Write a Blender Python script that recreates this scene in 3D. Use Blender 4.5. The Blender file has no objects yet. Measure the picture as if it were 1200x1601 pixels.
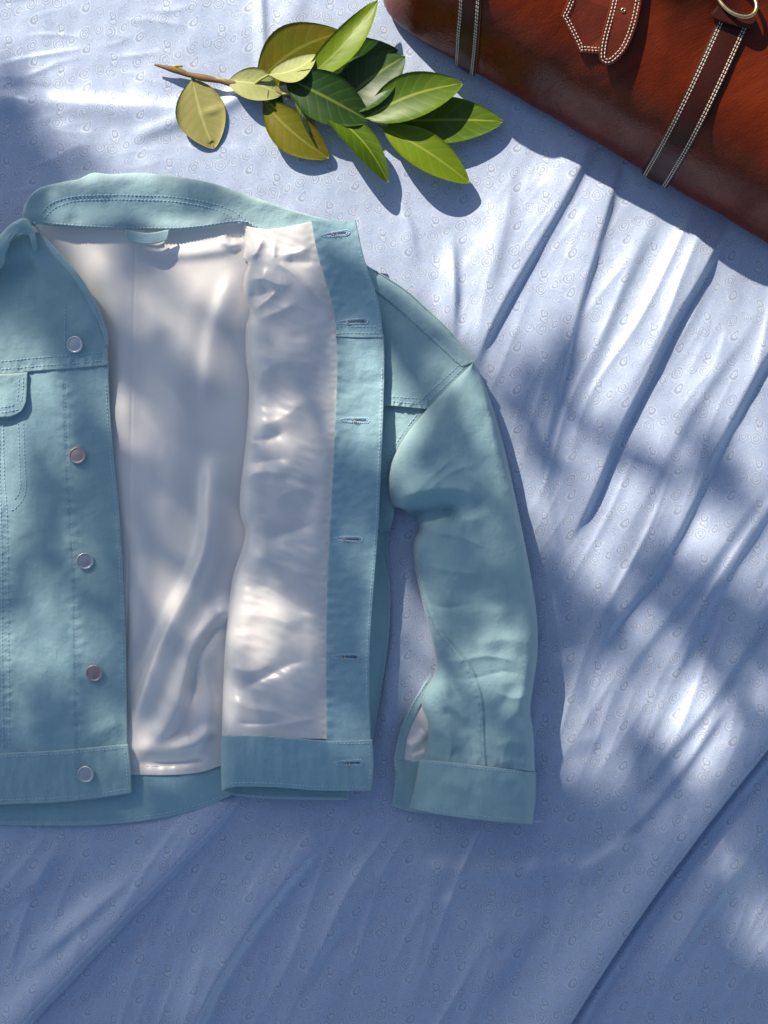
import bpy, bmesh, math, random
import numpy as np
from mathutils import Vector, Matrix

# ------------------------------------------------------------------ camera, sky, sun
SC = bpy.context.scene
COL = SC.collection
S = 0.0006            # metres of cloth per photo pixel (1200 x 1601)
H = 1.60              # camera height above the cloth
cam = bpy.data.cameras.new("camera")
cam.sensor_fit = 'VERTICAL'; cam.sensor_height = 24.0
cam.lens = 24.0 * H / (1601 * S)
cam.clip_start = 0.05; cam.clip_end = 200
camo = bpy.data.objects.new("camera", cam); COL.objects.link(camo)
camo.location = (0, 0, H)
SC.camera = camo

SUN_EL = 34.5
SD = (0.56, -0.828)   # direction in which shadows fall on the cloth
n_ = math.hypot(*SD); SD = (SD[0]/n_, SD[1]/n_)
ce, se = math.cos(math.radians(SUN_EL)), math.sin(math.radians(SUN_EL))
TO_SUN = Vector((-SD[0]*ce, -SD[1]*ce, se))
world = bpy.data.worlds.new("World"); SC.world = world; world.use_nodes = True
wn = world.node_tree; bg = wn.nodes['Background']
sky = wn.nodes.new('ShaderNodeTexSky'); sky.sky_type = 'NISHITA'; sky.sun_disc = False
sky.sun_elevation = math.radians(SUN_EL)
sky.sun_rotation = math.atan2(TO_SUN.x, TO_SUN.y)
wn.links.new(sky.outputs[0], bg.inputs[0]); bg.inputs[1].default_value = 0.085
sl = bpy.data.lights.new("sun", 'SUN'); sl.energy = 5.0; sl.angle = math.radians(0.53); sl.color = (1.0, 0.91, 0.78)
slo = bpy.data.objects.new("sun", sl); COL.objects.link(slo)
slo.rotation_euler = (-TO_SUN).to_track_quat('-Z', 'Y').to_euler(); slo.location = TO_SUN*6
SC.view_settings.view_transform = 'Standard'; SC.view_settings.look = 'None'
SC.view_settings.exposure = 0.42; SC.view_settings.gamma = 1.0

random.seed(7); RNG = np.random.default_rng(11)

# ------------------------------------------------------------------ numeric helpers
def W(px, py, z):
    """photo pixel at a known height above the cloth -> point in the place (numpy or float)"""
    k = S*(1 - z/H)
    return (px-600)*k, (800.5-py)*k, z

_perm = RNG.permutation(512); _grad = RNG.uniform(0, 2*np.pi, 512)
def pn(x, y, seed=0):
    x = np.asarray(x, float); y = np.asarray(y, float)
    xi = np.floor(x).astype(int); yi = np.floor(y).astype(int); xf = x-xi; yf = y-yi
    def g(ix, iy, dx, dy):
        a = _grad[_perm[(_perm[(ix+seed*37) % 512]+iy) % 512]]
        return np.cos(a)*dx+np.sin(a)*dy
    u = xf*xf*xf*(xf*(xf*6-15)+10); v = yf*yf*yf*(yf*(yf*6-15)+10)
    a = g(xi, yi, xf, yf)*(1-u)+g(xi+1, yi, xf-1, yf)*u
    b = g(xi, yi+1, xf, yf-1)*(1-u)+g(xi+1, yi+1, xf-1, yf-1)*u
    return (a*(1-v)+b*v)*1.4

def sstep(a, b, x):
    t = np.clip((np.asarray(x, float)-a)/(b-a), 0, 1); return t*t*(3-2*t)

def spline(pts, n=None, step=4.0):
    """Catmull-Rom through pts, resampled by arc length"""
    P = np.asarray(pts, float)
    if len(P) > 2:
        Q = np.vstack([2*P[0]-P[1], P, 2*P[-1]-P[-2]]); out = []
        for i in range(1, len(Q)-2):
            t = np.linspace(0, 1, 14, endpoint=False)[:, None]
            a, b, c, d = Q[i-1], Q[i], Q[i+1], Q[i+2]
            out.append(0.5*((2*b)+(c-a)*t+(2*a-5*b+4*c-d)*t**2+(-a+3*b-3*c+d)*t**3))
        P = np.vstack(out+[P[-1:]])
    L = np.r_[0, np.cumsum(np.hypot(*np.diff(P[:, :2], axis=0).T))]
    if n is None: n = max(2, int(L[-1]/step)+1)
    s = (n if isinstance(n, np.ndarray) else np.linspace(0, 1, n))*L[-1]
    return np.stack([np.interp(s, L, P[:, k]) for k in range(P.shape[1])], 1)

def curve_dist(x, y, pts, step=6.0):
    """unsigned distance, signed side (+ = right of travel as seen in the photo), 0..1 position"""
    C = spline(pts, step=step); shp = np.shape(x)
    x = np.ravel(x); y = np.ravel(y)
    best = np.full(x.shape, 1e9); side = np.zeros(x.shape); par = np.zeros(x.shape)
    n = len(C)-1
    for i in range(n):
        ax, ay = C[i]; dx, dy = C[i+1]-C[i]; l2 = dx*dx+dy*dy+1e-9
        t = np.clip(((x-ax)*dx+(y-ay)*dy)/l2, 0, 1)
        ex = x-(ax+t*dx); ey = y-(ay+t*dy); d = ex*ex+ey*ey
        m = d < best
        best[m] = d[m]; side[m] = np.sign(dx*ey-dy*ex)[m]; par[m] = ((i+t)/n)[m]
    return np.sqrt(best).reshape(shp), side.reshape(shp), par.reshape(shp)

def ridge(x, y, pts, amp, wl, wr=None, ends=0.18, pw=2.0):
    """a fold: amp high along pts; wl/wr = widths (px) on the two sides (left/right of travel)"""
    wr = wr or wl
    x = np.asarray(x, float); y = np.asarray(y, float); out = np.zeros(x.shape)
    q = np.asarray(pts, float); g = 2.6*max(wl, wr)+12
    m = (x > q[:, 0].min()-g) & (x < q[:, 0].max()+g) & (y > q[:, 1].min()-g) & (y < q[:, 1].max()+g)
    if not m.any(): return out
    d, s, p = curve_dist(x[m], y[m], pts, 10.0)
    w = np.where(s > 0, wr, wl)
    tp = np.minimum(sstep(0, ends, p), sstep(0, ends, 1-p)) if ends > 0 else 1.0
    out[m] = amp*np.exp(-(d/w)**pw)*tp
    return out

def seam(x, y, pts, groove=0.9, gw=1.6, lift=0.7, lw=16, side=1):
    """lapped seam: narrow groove plus the cloth on one side standing a little higher"""
    d, s, p = curve_dist(x, y, pts)
    inside = ((p > 0.0005) & (p < 0.9995))*1.0
    z = -groove*np.exp(-(d/gw)**2)*inside
    on = np.where(s == side, 1.0, 0.0)
    return z+lift*on*np.exp(-(d/lw)**2)*np.clip(d/gw, 0, 1)*inside

def pucker(x, y, pts, amp, width, wave=9.0, seed=3):
    """little tucks gathered along a row of stitches"""
    d, s, p = curve_dist(x, y, pts)
    C = spline(pts); L = np.hypot(*np.diff(C, axis=0).T).sum()
    return 1.7*amp*pn(p*L/wave, s*d/(width*1.6), seed)*np.exp(-(d/width)**2)

# ------------------------------------------------------------------ mesh helpers
def tagged(o, label, cat, group=None, kind=None):
    o['label'] = label; o['category'] = cat
    if group: o['group'] = group
    if kind: o['kind'] = kind
    return o

def thing(name, label, cat, loc, group=None):
    o = bpy.data.objects.new(name, None); COL.objects.link(o)
    o.location = loc; o.empty_display_size = 0.05
    return tagged(o, label, cat, group)

def link(name, me, mat, parent=None, smooth=True, kind=None, label=None):
    o = bpy.data.objects.new(name, me); COL.objects.link(o)
    if not me.materials and mat is not None:
        for m in (mat if isinstance(mat, (list, tuple)) else [mat]): me.materials.append(m)
    if smooth: me.polygons.foreach_set('use_smooth', np.ones(len(me.polygons), bool))
    if parent is not None:
        o.parent = parent
        if parent.type == 'EMPTY': o.matrix_parent_inverse = Matrix.Translation(-parent.location)
    if kind: o['kind'] = kind
    if label: o['label'] = label
    return o

def raw_mesh(name, V, F):
    me = bpy.data.meshes.new(name); me.from_pydata([tuple(v) for v in V], [], [tuple(f) for f in F]); me.update(); return me

def grid_mesh(name, X, Y, Z, flip=False):
    n, m = X.shape
    V = np.stack([X, Y, Z], -1).reshape(-1, 3)
    i = np.arange(n*m).reshape(n, m)
    q = np.stack([i[:-1, :-1], i[1:, :-1], i[1:, 1:], i[:-1, 1:]], -1).reshape(-1, 4)
    if flip: q = q[:, ::-1]
    me = bpy.data.meshes.new(name)
    me.vertices.add(n*m); me.vertices.foreach_set('co', V.ravel())
    me.loops.add(q.size); me.loops.foreach_set('vertex_index', q.ravel().astype(np.int32))
    me.polygons.add(len(q)); me.polygons.foreach_set('loop_start', np.arange(0, q.size, 4, dtype=np.int32))
    me.polygons.foreach_set('loop_total', np.full(len(q), 4, np.int32))
    me.update(calc_edges=True); me.validate()
    return me

def params(length, step, r):
    n = max(4, int(length/step))
    base = np.linspace(0, 1, n)
    e = np.array([0, .12, .3, .55, .8, 1.0])*r/max(length, 1)
    return np.unique(np.round(np.r_[e, 1-e, base[(base > e[-1]*1.2) & (base < 1-e[-1]*1.2)]], 6))

def coons(top, bottom, left, right, step=2.0, r=2.0):
    """pixel grid between four boundary curves (top/bottom run left->right, left/right run top->bottom)"""
    ln = lambda p: np.hypot(*np.diff(spline(p), axis=0).T).sum()
    lu = max(ln(top), ln(bottom)); lv = max(ln(left), ln(right))
    u = params(lu, step, r); v = params(lv, step, r)
    T, B, L, R = spline(top, u), spline(bottom, u), spline(left, v), spline(right, v)
    U, V = np.meshgrid(u, v)
    P = []
    for k in (0, 1):
        a = (1-V)*T[None, :, k]+V*B[None, :, k]+(1-U)*L[:, None, k]+U*R[:, None, k]
        a -= (1-U)*(1-V)*T[0, k]+U*(1-V)*T[-1, k]+(1-U)*V*B[0, k]+U*V*B[-1, k]
        P.append(a)
    return P[0], P[1], U, V, lu, lv

def edge_drop(U, V, lu, lv, r, drop, edges='LRTB'):
    z = np.zeros_like(U)
    for e, d in (('L', U*lu), ('R', (1-U)*lu), ('T', V*lv), ('B', (1-V)*lv)):
        if e in edges:
            t = np.clip(1-d/r, 0, 1); z -= drop*(1-np.sqrt(np.clip(1-t*t, 0, 1)))
    return z

def panel(name, mat, parent, top, bottom, left, right, zf, step=2.0, r=2.0, drop=0.9, edges='LRTB', thick=1.3, label=None, extra=None):
    """a cloth panel; zf(px,py) gives its height in mm"""
    X, Y, U, V, lu, lv = coons(top, bottom, left, right, step, r)
    z = zf(X, Y)
    if extra is not None: z = z+extra(X, Y, U, V, lu, lv)
    z = z+edge_drop(U, V, lu, lv, r, drop, edges)
    me = grid_mesh(name, *W(X, Y, z*0.001))
    at = me.attributes.new('edge_wear', 'FLOAT', 'POINT')
    ed = np.minimum(np.minimum(U*lu, (1-U)*lu), np.minimum(V*lv, (1-V)*lv))
    at.data.foreach_set('value', (np.exp(-(ed/4.5)**1.3)).astype(np.float32).ravel())
    o = link(name, me, mat, parent, label=label)
    if thick:
        m = o.modifiers.new('cloth thickness', 'SOLIDIFY'); m.thickness = thick*0.001; m.offset = -1
    return o

def stitch_mesh(rows, length=4.2, gap=1.7, r=0.9, rise=0.65):
    """rows: (curve px, height function, optional sideways jitter). Every stitch is a small domed thread"""
    Vs, Fs = [], []
    for pts, zf in rows:
        C = spline(pts, step=0.5); d = np.gradient(C, axis=0); d /= np.maximum(np.hypot(d[:, 0], d[:, 1]), 1e-6)[:, None]
        pit = length+gap; L = len(C)*0.5; k = int(L/pit)
        js = [j for j in (int((i*pit+pit/2+random.uniform(-.3, .3))/0.5) for i in range(k)) if j < len(C)]
        zs = zf(C[js, 0], C[js, 1])
        for i, j in enumerate(js):
            c = C[j]; t = d[j]; nrm = np.array([-t[1], t[0]])
            a = random.uniform(-.12, .12); t = t*math.cos(a)+nrm*math.sin(a); nrm = np.array([-t[1], t[0]])
            hl = length/2*random.uniform(.85, 1.1)
            pts8 = []
            for f, rr in ((-1, .25), (-.6, .9), (.6, .9), (1, .25)):
                for q, hz in ((-1, 0), (0, 1), (1, 0)):
                    p = c+t*hl*f+nrm*r*rr*q
                    pts8.append((p[0], p[1], hz*rr))
            P = np.array(pts8); z = zs[i]
            zz = z+.25+P[:, 2]*rise*.95-np.where(P[:, 2] == 0, .3, 0)
            b = len(Vs)*12
            Vs.append(np.stack(W(P[:, 0], P[:, 1], zz*0.001), 1))
            for s_ in range(3):
                for q in range(2):
                    v = b+s_*3+q; Fs.append((v, v+1, v+4, v+3))
    return raw_mesh('stitching', np.vstack(Vs), Fs)

def stitches(parent, rows, mat, **k):
    return link('stitching', stitch_mesh(rows, **k), mat, parent, kind='stuff')

def slab_mesh(name, out, z0, z1, ch=1.0):
    """flat piece with a chamfered edge; out = pixel outline, z in mm (numbers or function of px)"""
    P = np.asarray(out, float); n = len(P)
    area = 0.5*np.sum(P[:, 0]*np.roll(P[:, 1], -1)-np.roll(P[:, 0], -1)*P[:, 1])
    if area > 0: P = P[::-1]           # counter-clockwise in the place
    t = np.roll(P, -1, 0)-np.roll(P, 1, 0); t /= np.maximum(np.hypot(t[:, 0], t[:, 1]), 1e-6)[:, None]
    nin = np.stack([t[:, 1], -t[:, 0]], 1)
    if np.dot(nin[0], P.mean(0)-P[0]) < 0: nin = -nin
    zz = (lambda a: a(P[:, 0], P[:, 1])) if callable(z0) else (lambda a: np.full(n, float(a)))
    za, zb = zz(z0), zz(z1); V = []
    for off, z in ((0, za), (0, zb-ch*.6), (ch*.7, zb-.12*ch), (ch*2, zb)):
        q = P+nin*off/0.6*0.6; V.append(np.stack(W(q[:, 0], q[:, 1], z*0.001), 1))
    F = []
    for k in range(3):
        for i in range(n):
            j = (i+1) % n; F.append((k*n+i, k*n+j, (k+1)*n+j, (k+1)*n+i))
    F.append(tuple(range(3*n, 4*n)))
    F.append(tuple(range(n-1, -1, -1)))
    return raw_mesh(name, np.vstack(V), F)

def tube_mesh(name, P, rad, sides=8, taper=None):
    """P: Nx3 points in metres"""
    P = np.asarray(P, float); n = len(P); rad = np.full(n, rad) if np.isscalar(rad) else np.asarray(rad)
    T = np.gradient(P, axis=0); T /= np.linalg.norm(T, axis=1)[:, None]
    up = np.array([0.13, 0.21, 0.97]); V = []; F = []
    for i in range(n):
        a = np.cross(T[i], up); a /= np.linalg.norm(a)+1e-9; b = np.cross(T[i], a)
        for k in range(sides):
            t = 2*math.pi*k/sides; V.append(P[i]+rad[i]*(math.cos(t)*a+math.sin(t)*b))
    for i in range(n-1):
        for k in range(sides):
            j = (k+1) % sides; F.append((i*sides+k, i*sides+j, (i+1)*sides+j, (i+1)*sides+k))
    F.append(tuple(range(sides))[::-1]); F.append(tuple(range((n-1)*sides, n*sides)))
    return V, F

def lathe(prof, c, n=28, tilt=(0, 0)):
    """prof: (radius mm, z mm); c: world centre"""
    V, F = [], []
    for r_, z_ in prof:
        for k in range(n):
            a = 2*math.pi*k/n; x, y = r_*math.cos(a), r_*math.sin(a)
            V.append((c[0]+x*.001, c[1]+y*.001, c[2]+(z_+x*tilt[0]+y*tilt[1])*.001))
    for i in range(len(prof)-1):
        for k in range(n):
            j = (k+1) % n; F.append((i*n+k, i*n+j, (i+1)*n+j, (i+1)*n+k))
    F.append(tuple(range((len(prof)-1)*n, len(prof)*n)))
    return V, F

# ------------------------------------------------------------------ materials
class NT:
    def __init__(s, name):
        s.m = bpy.data.materials.new(name); s.m.use_nodes = True; s.t = s.m.node_tree
        s.b = s.t.nodes['Principled BSDF']; s.out = s.t.nodes['Material Output']
    def n(s, ty, **kw):
        o = s.t.nodes.new('ShaderNode'+ty)
        for k, v in kw.items(): setattr(o, k, v)
        return o
    def l(s, a, b):
        if isinstance(a, (int, float)): b.default_value = a
        elif isinstance(a, tuple): b.default_value = a if len(a) != 3 or b.type != 'RGBA' else (*a, 1)
        else: s.t.links.new(a, b)
    def math(s, op, a, b=0.0, c=None):
        o = s.n('Math', operation=op); s.l(a, o.inputs[0]); s.l(b, o.inputs[1])
        if c is not None: s.l(c, o.inputs[2])
        return o.outputs[0]
    def mix(s, f, a, b):
        o = s.n('Mix', data_type='RGBA'); s.l(f, o.inputs[0]); s.l(a, o.inputs[6]); s.l(b, o.inputs[7]); return o.outputs[2]
    def obj(s): return s.n('TexCoord').outputs['Object']
    def noise(s, vec, scale, detail=3, rough=.55, dist=0):
        o = s.n('TexNoise'); s.l(vec, o.inputs['Vector']); o.inputs['Scale'].default_value = scale
        o.inputs['Detail'].default_value = detail; o.inputs['Roughness'].default_value = rough; o.inputs['Distortion'].default_value = dist
        return o.outputs['Fac']
    def map(s, vec, scale=(1, 1, 1), rot=(0, 0, 0)):
        o = s.n('Mapping'); s.l(vec, o.inputs[0]); o.inputs['Scale'].default_value = scale; o.inputs['Rotation'].default_value = rot; return o.outputs[0]
    def ramp(s, f, stops):
        o = s.n('ValToRGB'); s.l(f, o.inputs[0]); e = o.color_ramp.elements
        for i, (p, c) in enumerate(stops):
            el = e[i] if i < 2 else e.new(p)
            el.position = p; el.color = (*c, 1) if len(c) == 3 else c
        return o.outputs[0]
    def bump(s, h, strength, dist=0.001, prev=None):
        o = s.n('Bump'); s.l(h, o.inputs['Height']); o.inputs['Strength'].default_value = strength; o.inputs['Distance'].default_value = dist
        if prev is not None: s.l(prev, o.inputs['Normal'])
        return o.outputs[0]
    def set(s, **kw):
        for k, v in kw.items(): s.l(v, s.b.inputs[k.replace('_', ' ')])
        return s.m

def denim(name, tint=(1, 1, 1)):
    t = NT(name); o = t.obj()
    a = t.noise(o, 9, 3); b = t.noise(o, 55, 4, .6); g = t.noise(o, 900, 2, .7)
    tw = t.n('TexWave', wave_type='BANDS', bands_direction='X', wave_profile='SIN')
    t.l(t.map(o, (1, 1, 1), (0, 0, math.radians(62))), tw.inputs[0]); tw.inputs['Scale'].default_value = 420; tw.inputs['Distortion'].default_value = 1.2
    c = lambda r, g_, b_: (r*tint[0], g_*tint[1], b_*tint[2])
    col = t.mix(t.ramp(a, [(.3, (0, 0, 0)), (.7, (1, 1, 1))]), c(0.263, 0.468, 0.563), c(0.321, 0.500, 0.547))
    col = t.mix(t.math('MULTIPLY', t.ramp(b, [(.35, (0, 0, 0)), (.75, (1, 1, 1))]), .40), col, c(0.216, 0.395, 0.484))
    col = t.mix(t.math('MULTIPLY', g, .35), col, c(0.400, 0.579, 0.642))
    wear = t.noise(t.map(o, (260, 14, 40)), 1, 4, .7)
    col = t.mix(t.math('MULTIPLY', t.ramp(wear, [(.48, (0, 0, 0)), (.78, (1, 1, 1))]), .28), col, c(0.432, 0.564, 0.592))
    ew = t.n('Attribute', attribute_name='edge_wear').outputs['Fac']
    col = t.mix(t.math('MULTIPLY', t.math('MULTIPLY', ew, t.ramp(t.noise(o, 140, 3, .7), [(.25, (.2, .2, .2)), (.7, (1, 1, 1))])), .55), col, c(0.489, 0.602, 0.620))
    n = t.bump(tw.outputs['Fac'], .10, .0006); n = t.bump(g, .25, .0006, n); n = t.bump(b, .38, .005, n); n = t.bump(t.noise(o, 170, 3, .6), .22, .0016, n)
    t.set(Base_Color=col, Roughness=.82, Normal=n, Sheen_Weight=.25, Sheen_Roughness=.5, Specular_IOR_Level=.25)
    return t.m

def satin(name, ca, cb, metal=.16, rough=.33):
    t = NT(name); o = t.obj()
    a = t.noise(o, 14, 3); f = t.noise(t.map(o, (1400, 60, 60)), 1, 2, .6)
    n = t.bump(f, .05, .0004); n = t.bump(t.noise(o, 40, 3), .12, .004, n)
    t.set(Base_Color=t.mix(a, ca, cb), Metallic=metal, Roughness=rough, Normal=n, Specular_IOR_Level=.6, Sheen_Weight=.1)
    return t.m

def paisley_cloth():
    """pale blue satin with a jacquard paisley: a sheared repeat of rings and drops woven into it"""
    t = NT('blue paisley satin'); o = t.obj()
    wob = t.n('TexNoise'); t.l(o, wob.inputs[0]); wob.inputs['Scale'].default_value = 5
    sep0 = t.n('SeparateXYZ'); t.l(o, sep0.inputs[0]); sc = t.n('SeparateXYZ'); t.l(wob.outputs['Color'], sc.inputs[0])
    x = t.math('ADD', t.math('MULTIPLY', sep0.outputs[0], 1/S), t.math('MULTIPLY', sc.outputs[0], 22.0))
    y = t.math('ADD', t.math('MULTIPLY', sep0.outputs[1], 1/S), t.math('MULTIPLY', sc.outputs[1], 22.0))
    wf = t.n('TexNoise'); t.l(o, wf.inputs[0]); wf.inputs['Scale'].default_value = 230; wf.inputs['Detail'].default_value = 1
    sf = t.n('SeparateXYZ'); t.l(wf.outputs['Color'], sf.inputs[0])
    x = t.math('ADD', x, t.math('MULTIPLY', sf.outputs[0], 4.5)); y = t.math('ADD', y, t.math('MULTIPLY', sf.outputs[1], 4.5))
    TX, TY, SH = 84.0, 63.0, 20.0
    # cx, cy, half width, half length, turn, drop taper, ring count, weight, bend
    motifs = [(12, 10, 6.5, 9, 25, .5, 1.6, 1.0, .10), (13, 0, 5.5, 7, -150, .5, 1.2, .7, -.10), (54, 42, 6, 11, -35, .55, 1.5, 1.0, .06),
              (7, -15, 9.5, 10, 0, .05, 2.5, .75, 0), (50, 2, 8, 11, -40, .2, 2.4, .8, .02), (29, -8, 6, 9, -30, .3, 1.7, .8, .03),
              (-12, -11, 7, 8.5, 30, .35, 2.2, .8, .03), (-9, 14, 8, 9, -60, .3, 2.2, .45, .05), (34, 30, 8, 9, -50, .35, 2.4, .45, .06),
              (3, 31, 4, 4.5, 0, .1, 1.5, .6, 0), (61, 21, 4.5, 5, 0, .1, 1.5, .5, 0), (30, 12, 4, 5, 40, .3, 1.4, .45, 0)]
    line = None; body = None
    for cx, cy, hw, hl, rot, tap, rings, wt, bend in motifs:
        dx = t.math('SUBTRACT', x, cx)
        ix = t.math('FLOOR', t.math('ADD', t.math('DIVIDE', dx, TX), .5))
        lx = t.math('SUBTRACT', dx, t.math('MULTIPLY', ix, TX))
        ly = t.math('WRAP', t.math('SUBTRACT', t.math('SUBTRACT', y, cy), t.math('MULTIPLY', ix, SH)), TY/2, -TY/2)
        c, s = math.cos(math.radians(rot)), math.sin(math.radians(rot))
        u = t.math('ADD', t.math('MULTIPLY', lx, c/hw), t.math('MULTIPLY', ly, s/hw))
        v = t.math('ADD', t.math('MULTIPLY', lx, -s/hl), t.math('MULTIPLY', ly, c/hl))
        if bend: u = t.math('ADD', u, t.math('MULTIPLY', t.math('MULTIPLY', v, v), bend*5))
        wdt = t.math('ADD', t.math('MULTIPLY', v, -tap), 1.0)
        u = t.math('DIVIDE', u, t.math('MAXIMUM', wdt, .2))
        d = t.math('SQRT', t.math('ADD', t.math('MULTIPLY', u, u), t.math('MULTIPLY', v, v)))
        ins = t.n('MapRange', interpolation_type='SMOOTHSTEP'); t.l(d, ins.inputs[0])
        for k, val in ((1, 1.25), (2, 1.0), (3, 0), (4, wt)): ins.inputs[k].default_value = val
        w = t.math('COSINE', t.math('MULTIPLY', d, rings*2*math.pi))
        ln_ = t.math('MULTIPLY', t.math('SUBTRACT', t.math('MULTIPLY', w, -1.0), 0.05), ins.outputs[0])
        line = ln_ if line is None else t.math('ADD', line, ln_)
        body = ins.outputs[0] if body is None else t.math('MAXIMUM', body, ins.outputs[0])
    fine = t.noise(o, 700, 3, .7); curl = t.noise(o, 280, 2, .6, 3.0)
    line = t.math('ADD', line, t.math('MULTIPLY', t.math('SUBTRACT', curl, .5), 3.0))
    pat = t.n('MapRange'); t.l(line, pat.inputs[0])
    for k, val in ((1, -1), (2, 1), (3, 0), (4, 1)): pat.inputs[k].default_value = val
    big = t.noise(o, 3.5, 3)
    base = t.mix(big, (.425, .520, .705), (.470, .555, .715))
    col = t.mix(t.math('MULTIPLY', body, .22), base, (.40, .45, .55))
    col = t.mix(t.math('MULTIPLY', t.ramp(pat.outputs[0], [(.5, (0, 0, 0)), (.9, (1, 1, 1))]), .50), col, (.76, .78, .83))
    col = t.mix(t.math('MULTIPLY', t.ramp(pat.outputs[0], [(.08, (1, 1, 1)), (.42, (0, 0, 0))]), .55), col, (.27, .31, .42))
    col = t.mix(t.math('MULTIPLY', fine, .18), col, (.55, .60, .74))
    weave = t.noise(t.map(o, (300, 1500, 300)), 1, 2, .6)
    n = t.bump(weave, .06, .0005); n = t.bump(t.noise(o, 20, 3, .5), .10, .006, n)
    rg = t.math('ADD', t.math('MULTIPLY', pat.outputs[0], .12), .33)
    t.set(Base_Color=col, Metallic=.18, Roughness=rg, Normal=n, Specular_IOR_Level=.75, Sheen_Weight=.15, Sheen_Roughness=.4)
    return t.m

def leather(name, c0, c1, c2, rough=.36, wr=1.0):
    t = NT(name); o = t.obj(); r = t.map(o, (1, 1, 1), (0, 0, math.radians(-30)))
    g = t.noise(t.map(r, (14, 60, 30)), 1, 5, .65, .8); b = t.noise(o, 16, 4, .6); f = t.noise(o, 500, 3, .6)
    vor = t.n('TexVoronoi', feature='DISTANCE_TO_EDGE'); t.l(t.map(r, (150, 420, 200)), vor.inputs[0]); vor.inputs['Scale'].default_value = 1
    col = t.mix(t.ramp(g, [(.3, (0, 0, 0)), (.72, (1, 1, 1))]), c0, c1)
    col = t.mix(t.math('MULTIPLY', t.ramp(b, [(.45, (0, 0, 0)), (.75, (1, 1, 1))]), .6), col, c2)
    n = t.bump(f, .10, .0005); n = t.bump(vor.outputs['Distance'], .28*wr, .0010, n); n = t.bump(g, .26*wr, .003, n)
    t.set(Base_Color=col, Roughness=t.math('ADD', t.math('MULTIPLY', g, .18), rough-.09), Normal=n, Specular_IOR_Level=.24)
    return t.m

def thread(name, c):
    t = NT(name); t.set(Base_Color=t.mix(t.noise(t.obj(), 900, 2), tuple(k*.8 for k in c), tuple(min(1, k*1.15) for k in c)), Roughness=.7); return t.m

def metal(name, c, rough=.3):
    t = NT(name); o = t.obj()
    t.set(Base_Color=t.mix(t.noise(o, 300, 4, .7), c, tuple(k*.72 for k in c)), Metallic=1.0, Roughness=t.math('ADD', t.math('MULTIPLY', t.noise(o, 180, 3), .25), rough-.1),
          Normal=t.bump(t.noise(t.map(o, (1500, 120, 200)), 1, 2), .08, .0004)); return t.m

def leafmat(name, ca, cb, vein, trans, rough=.42, attr='leaf'):
    """ribs follow the leaf's own length (uv.y) and half width (uv.x)"""
    t = NT(name); o = t.obj(); uv = t.n('UVMap'); uv.uv_map = attr
    sep = t.n('SeparateXYZ'); t.l(uv.outputs[0], sep.inputs[0])
    ax = t.math('ABSOLUTE', sep.outputs[0])
    ph = t.math('SUBTRACT', t.math('MULTIPLY', sep.outputs[1], 8.0), t.math('MULTIPLY', ax, 1.6))
    w = t.math('PINGPONG', ph, .5)
    sv = t.n('MapRange', interpolation_type='SMOOTHSTEP'); t.l(w, sv.inputs[0])
    for k, val in ((1, 0), (2, .12), (3, 1), (4, 0)): sv.inputs[k].default_value = val
    mv = t.n('MapRange', interpolation_type='SMOOTHSTEP'); t.l(ax, mv.inputs[0])
    for k, val in ((1, .03), (2, .08), (3, 1), (4, 0)): mv.inputs[k].default_value = val
    v = t.math('MAXIMUM', t.math('MULTIPLY', sv.outputs[0], .24), mv.outputs[0])
    a = t.noise(o, 28, 3); b = t.noise(o, 260, 3)
    col = t.mix(t.ramp(a, [(.35, (0, 0, 0)), (.68, (1, 1, 1))]), ca, cb)
    col = t.mix(t.math('MULTIPLY', b, .25), col, tuple(k*.7 for k in ca))
    col = t.mix(t.math('MULTIPLY', t.ramp(t.noise(o, 420, 2, .5), [(.66, (0, 0, 0)), (.74, (1, 1, 1))]), .5), col, (.10, .06, .02))
    col = t.mix(v, col, vein)
    n = t.bump(t.math('MULTIPLY', w, 2.0), .10, .0007); n = t.bump(b, .08, .0006, n)
    t.set(Base_Color=col, Roughness=rough, Normal=n, Specular_IOR_Level=.35)
    tr = t.n('BsdfTranslucent'); t.l(t.mix(.5, col, (.30, .42, .02)), tr.inputs[0])
    mx = t.n('MixShader'); mx.inputs[0].default_value = trans
    t.l(t.b.outputs[0], mx.inputs[1]); t.l(tr.outputs[0], mx.inputs[2]); t.l(mx.outputs[0], t.out.inputs[0])
    return t.m

def plain(name, ca, cb, scale=60, rough=.7):
    t = NT(name); o = t.obj(); f = t.noise(o, scale, 5, .65)
    t.set(Base_Color=t.mix(f, ca, cb), Roughness=rough, Normal=t.bump(f, .3, .002)); return t.m

M_DENIM = denim('pale teal denim', (1.04, 1.0, .94)); M_DENIM_IN = denim('denim facing', (1.0, .99, .97))
M_LIN = satin('cream satin lining', (.92, .865, .81), (.89, .845, .80))
M_CLOTH = paisley_cloth()
M_BAG = leather('tan saddle leather', (.165, .023, .003), (.105, .013, .0025), (.045, .007, .0025), .27)
M_STRAP = leather('dark strap leather', (.060, .013, .007), (.040, .009, .006), (.025, .007, .005), .34, .5)
M_TONGUE = leather('brown tongue leather', (.16, .030, .014), (.11, .020, .010), (.07, .014, .008), .34, .6)
M_THREAD = thread('pale blue thread', (.50, .68, .83)); M_CREAM = thread('cream waxed thread', (.70, .60, .46))
M_DARK = thread('dark slit', (.09, .14, .18)); M_CUT = thread('raw leather edge', (.36, .13, .06))
M_BUT = metal('brushed button metal', (.88, .84, .83), .30); M_COP = metal('worn copper button metal', (.74, .58, .52), .38); M_BRASS = metal('brass', (.75, .58, .30), .25)

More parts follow.
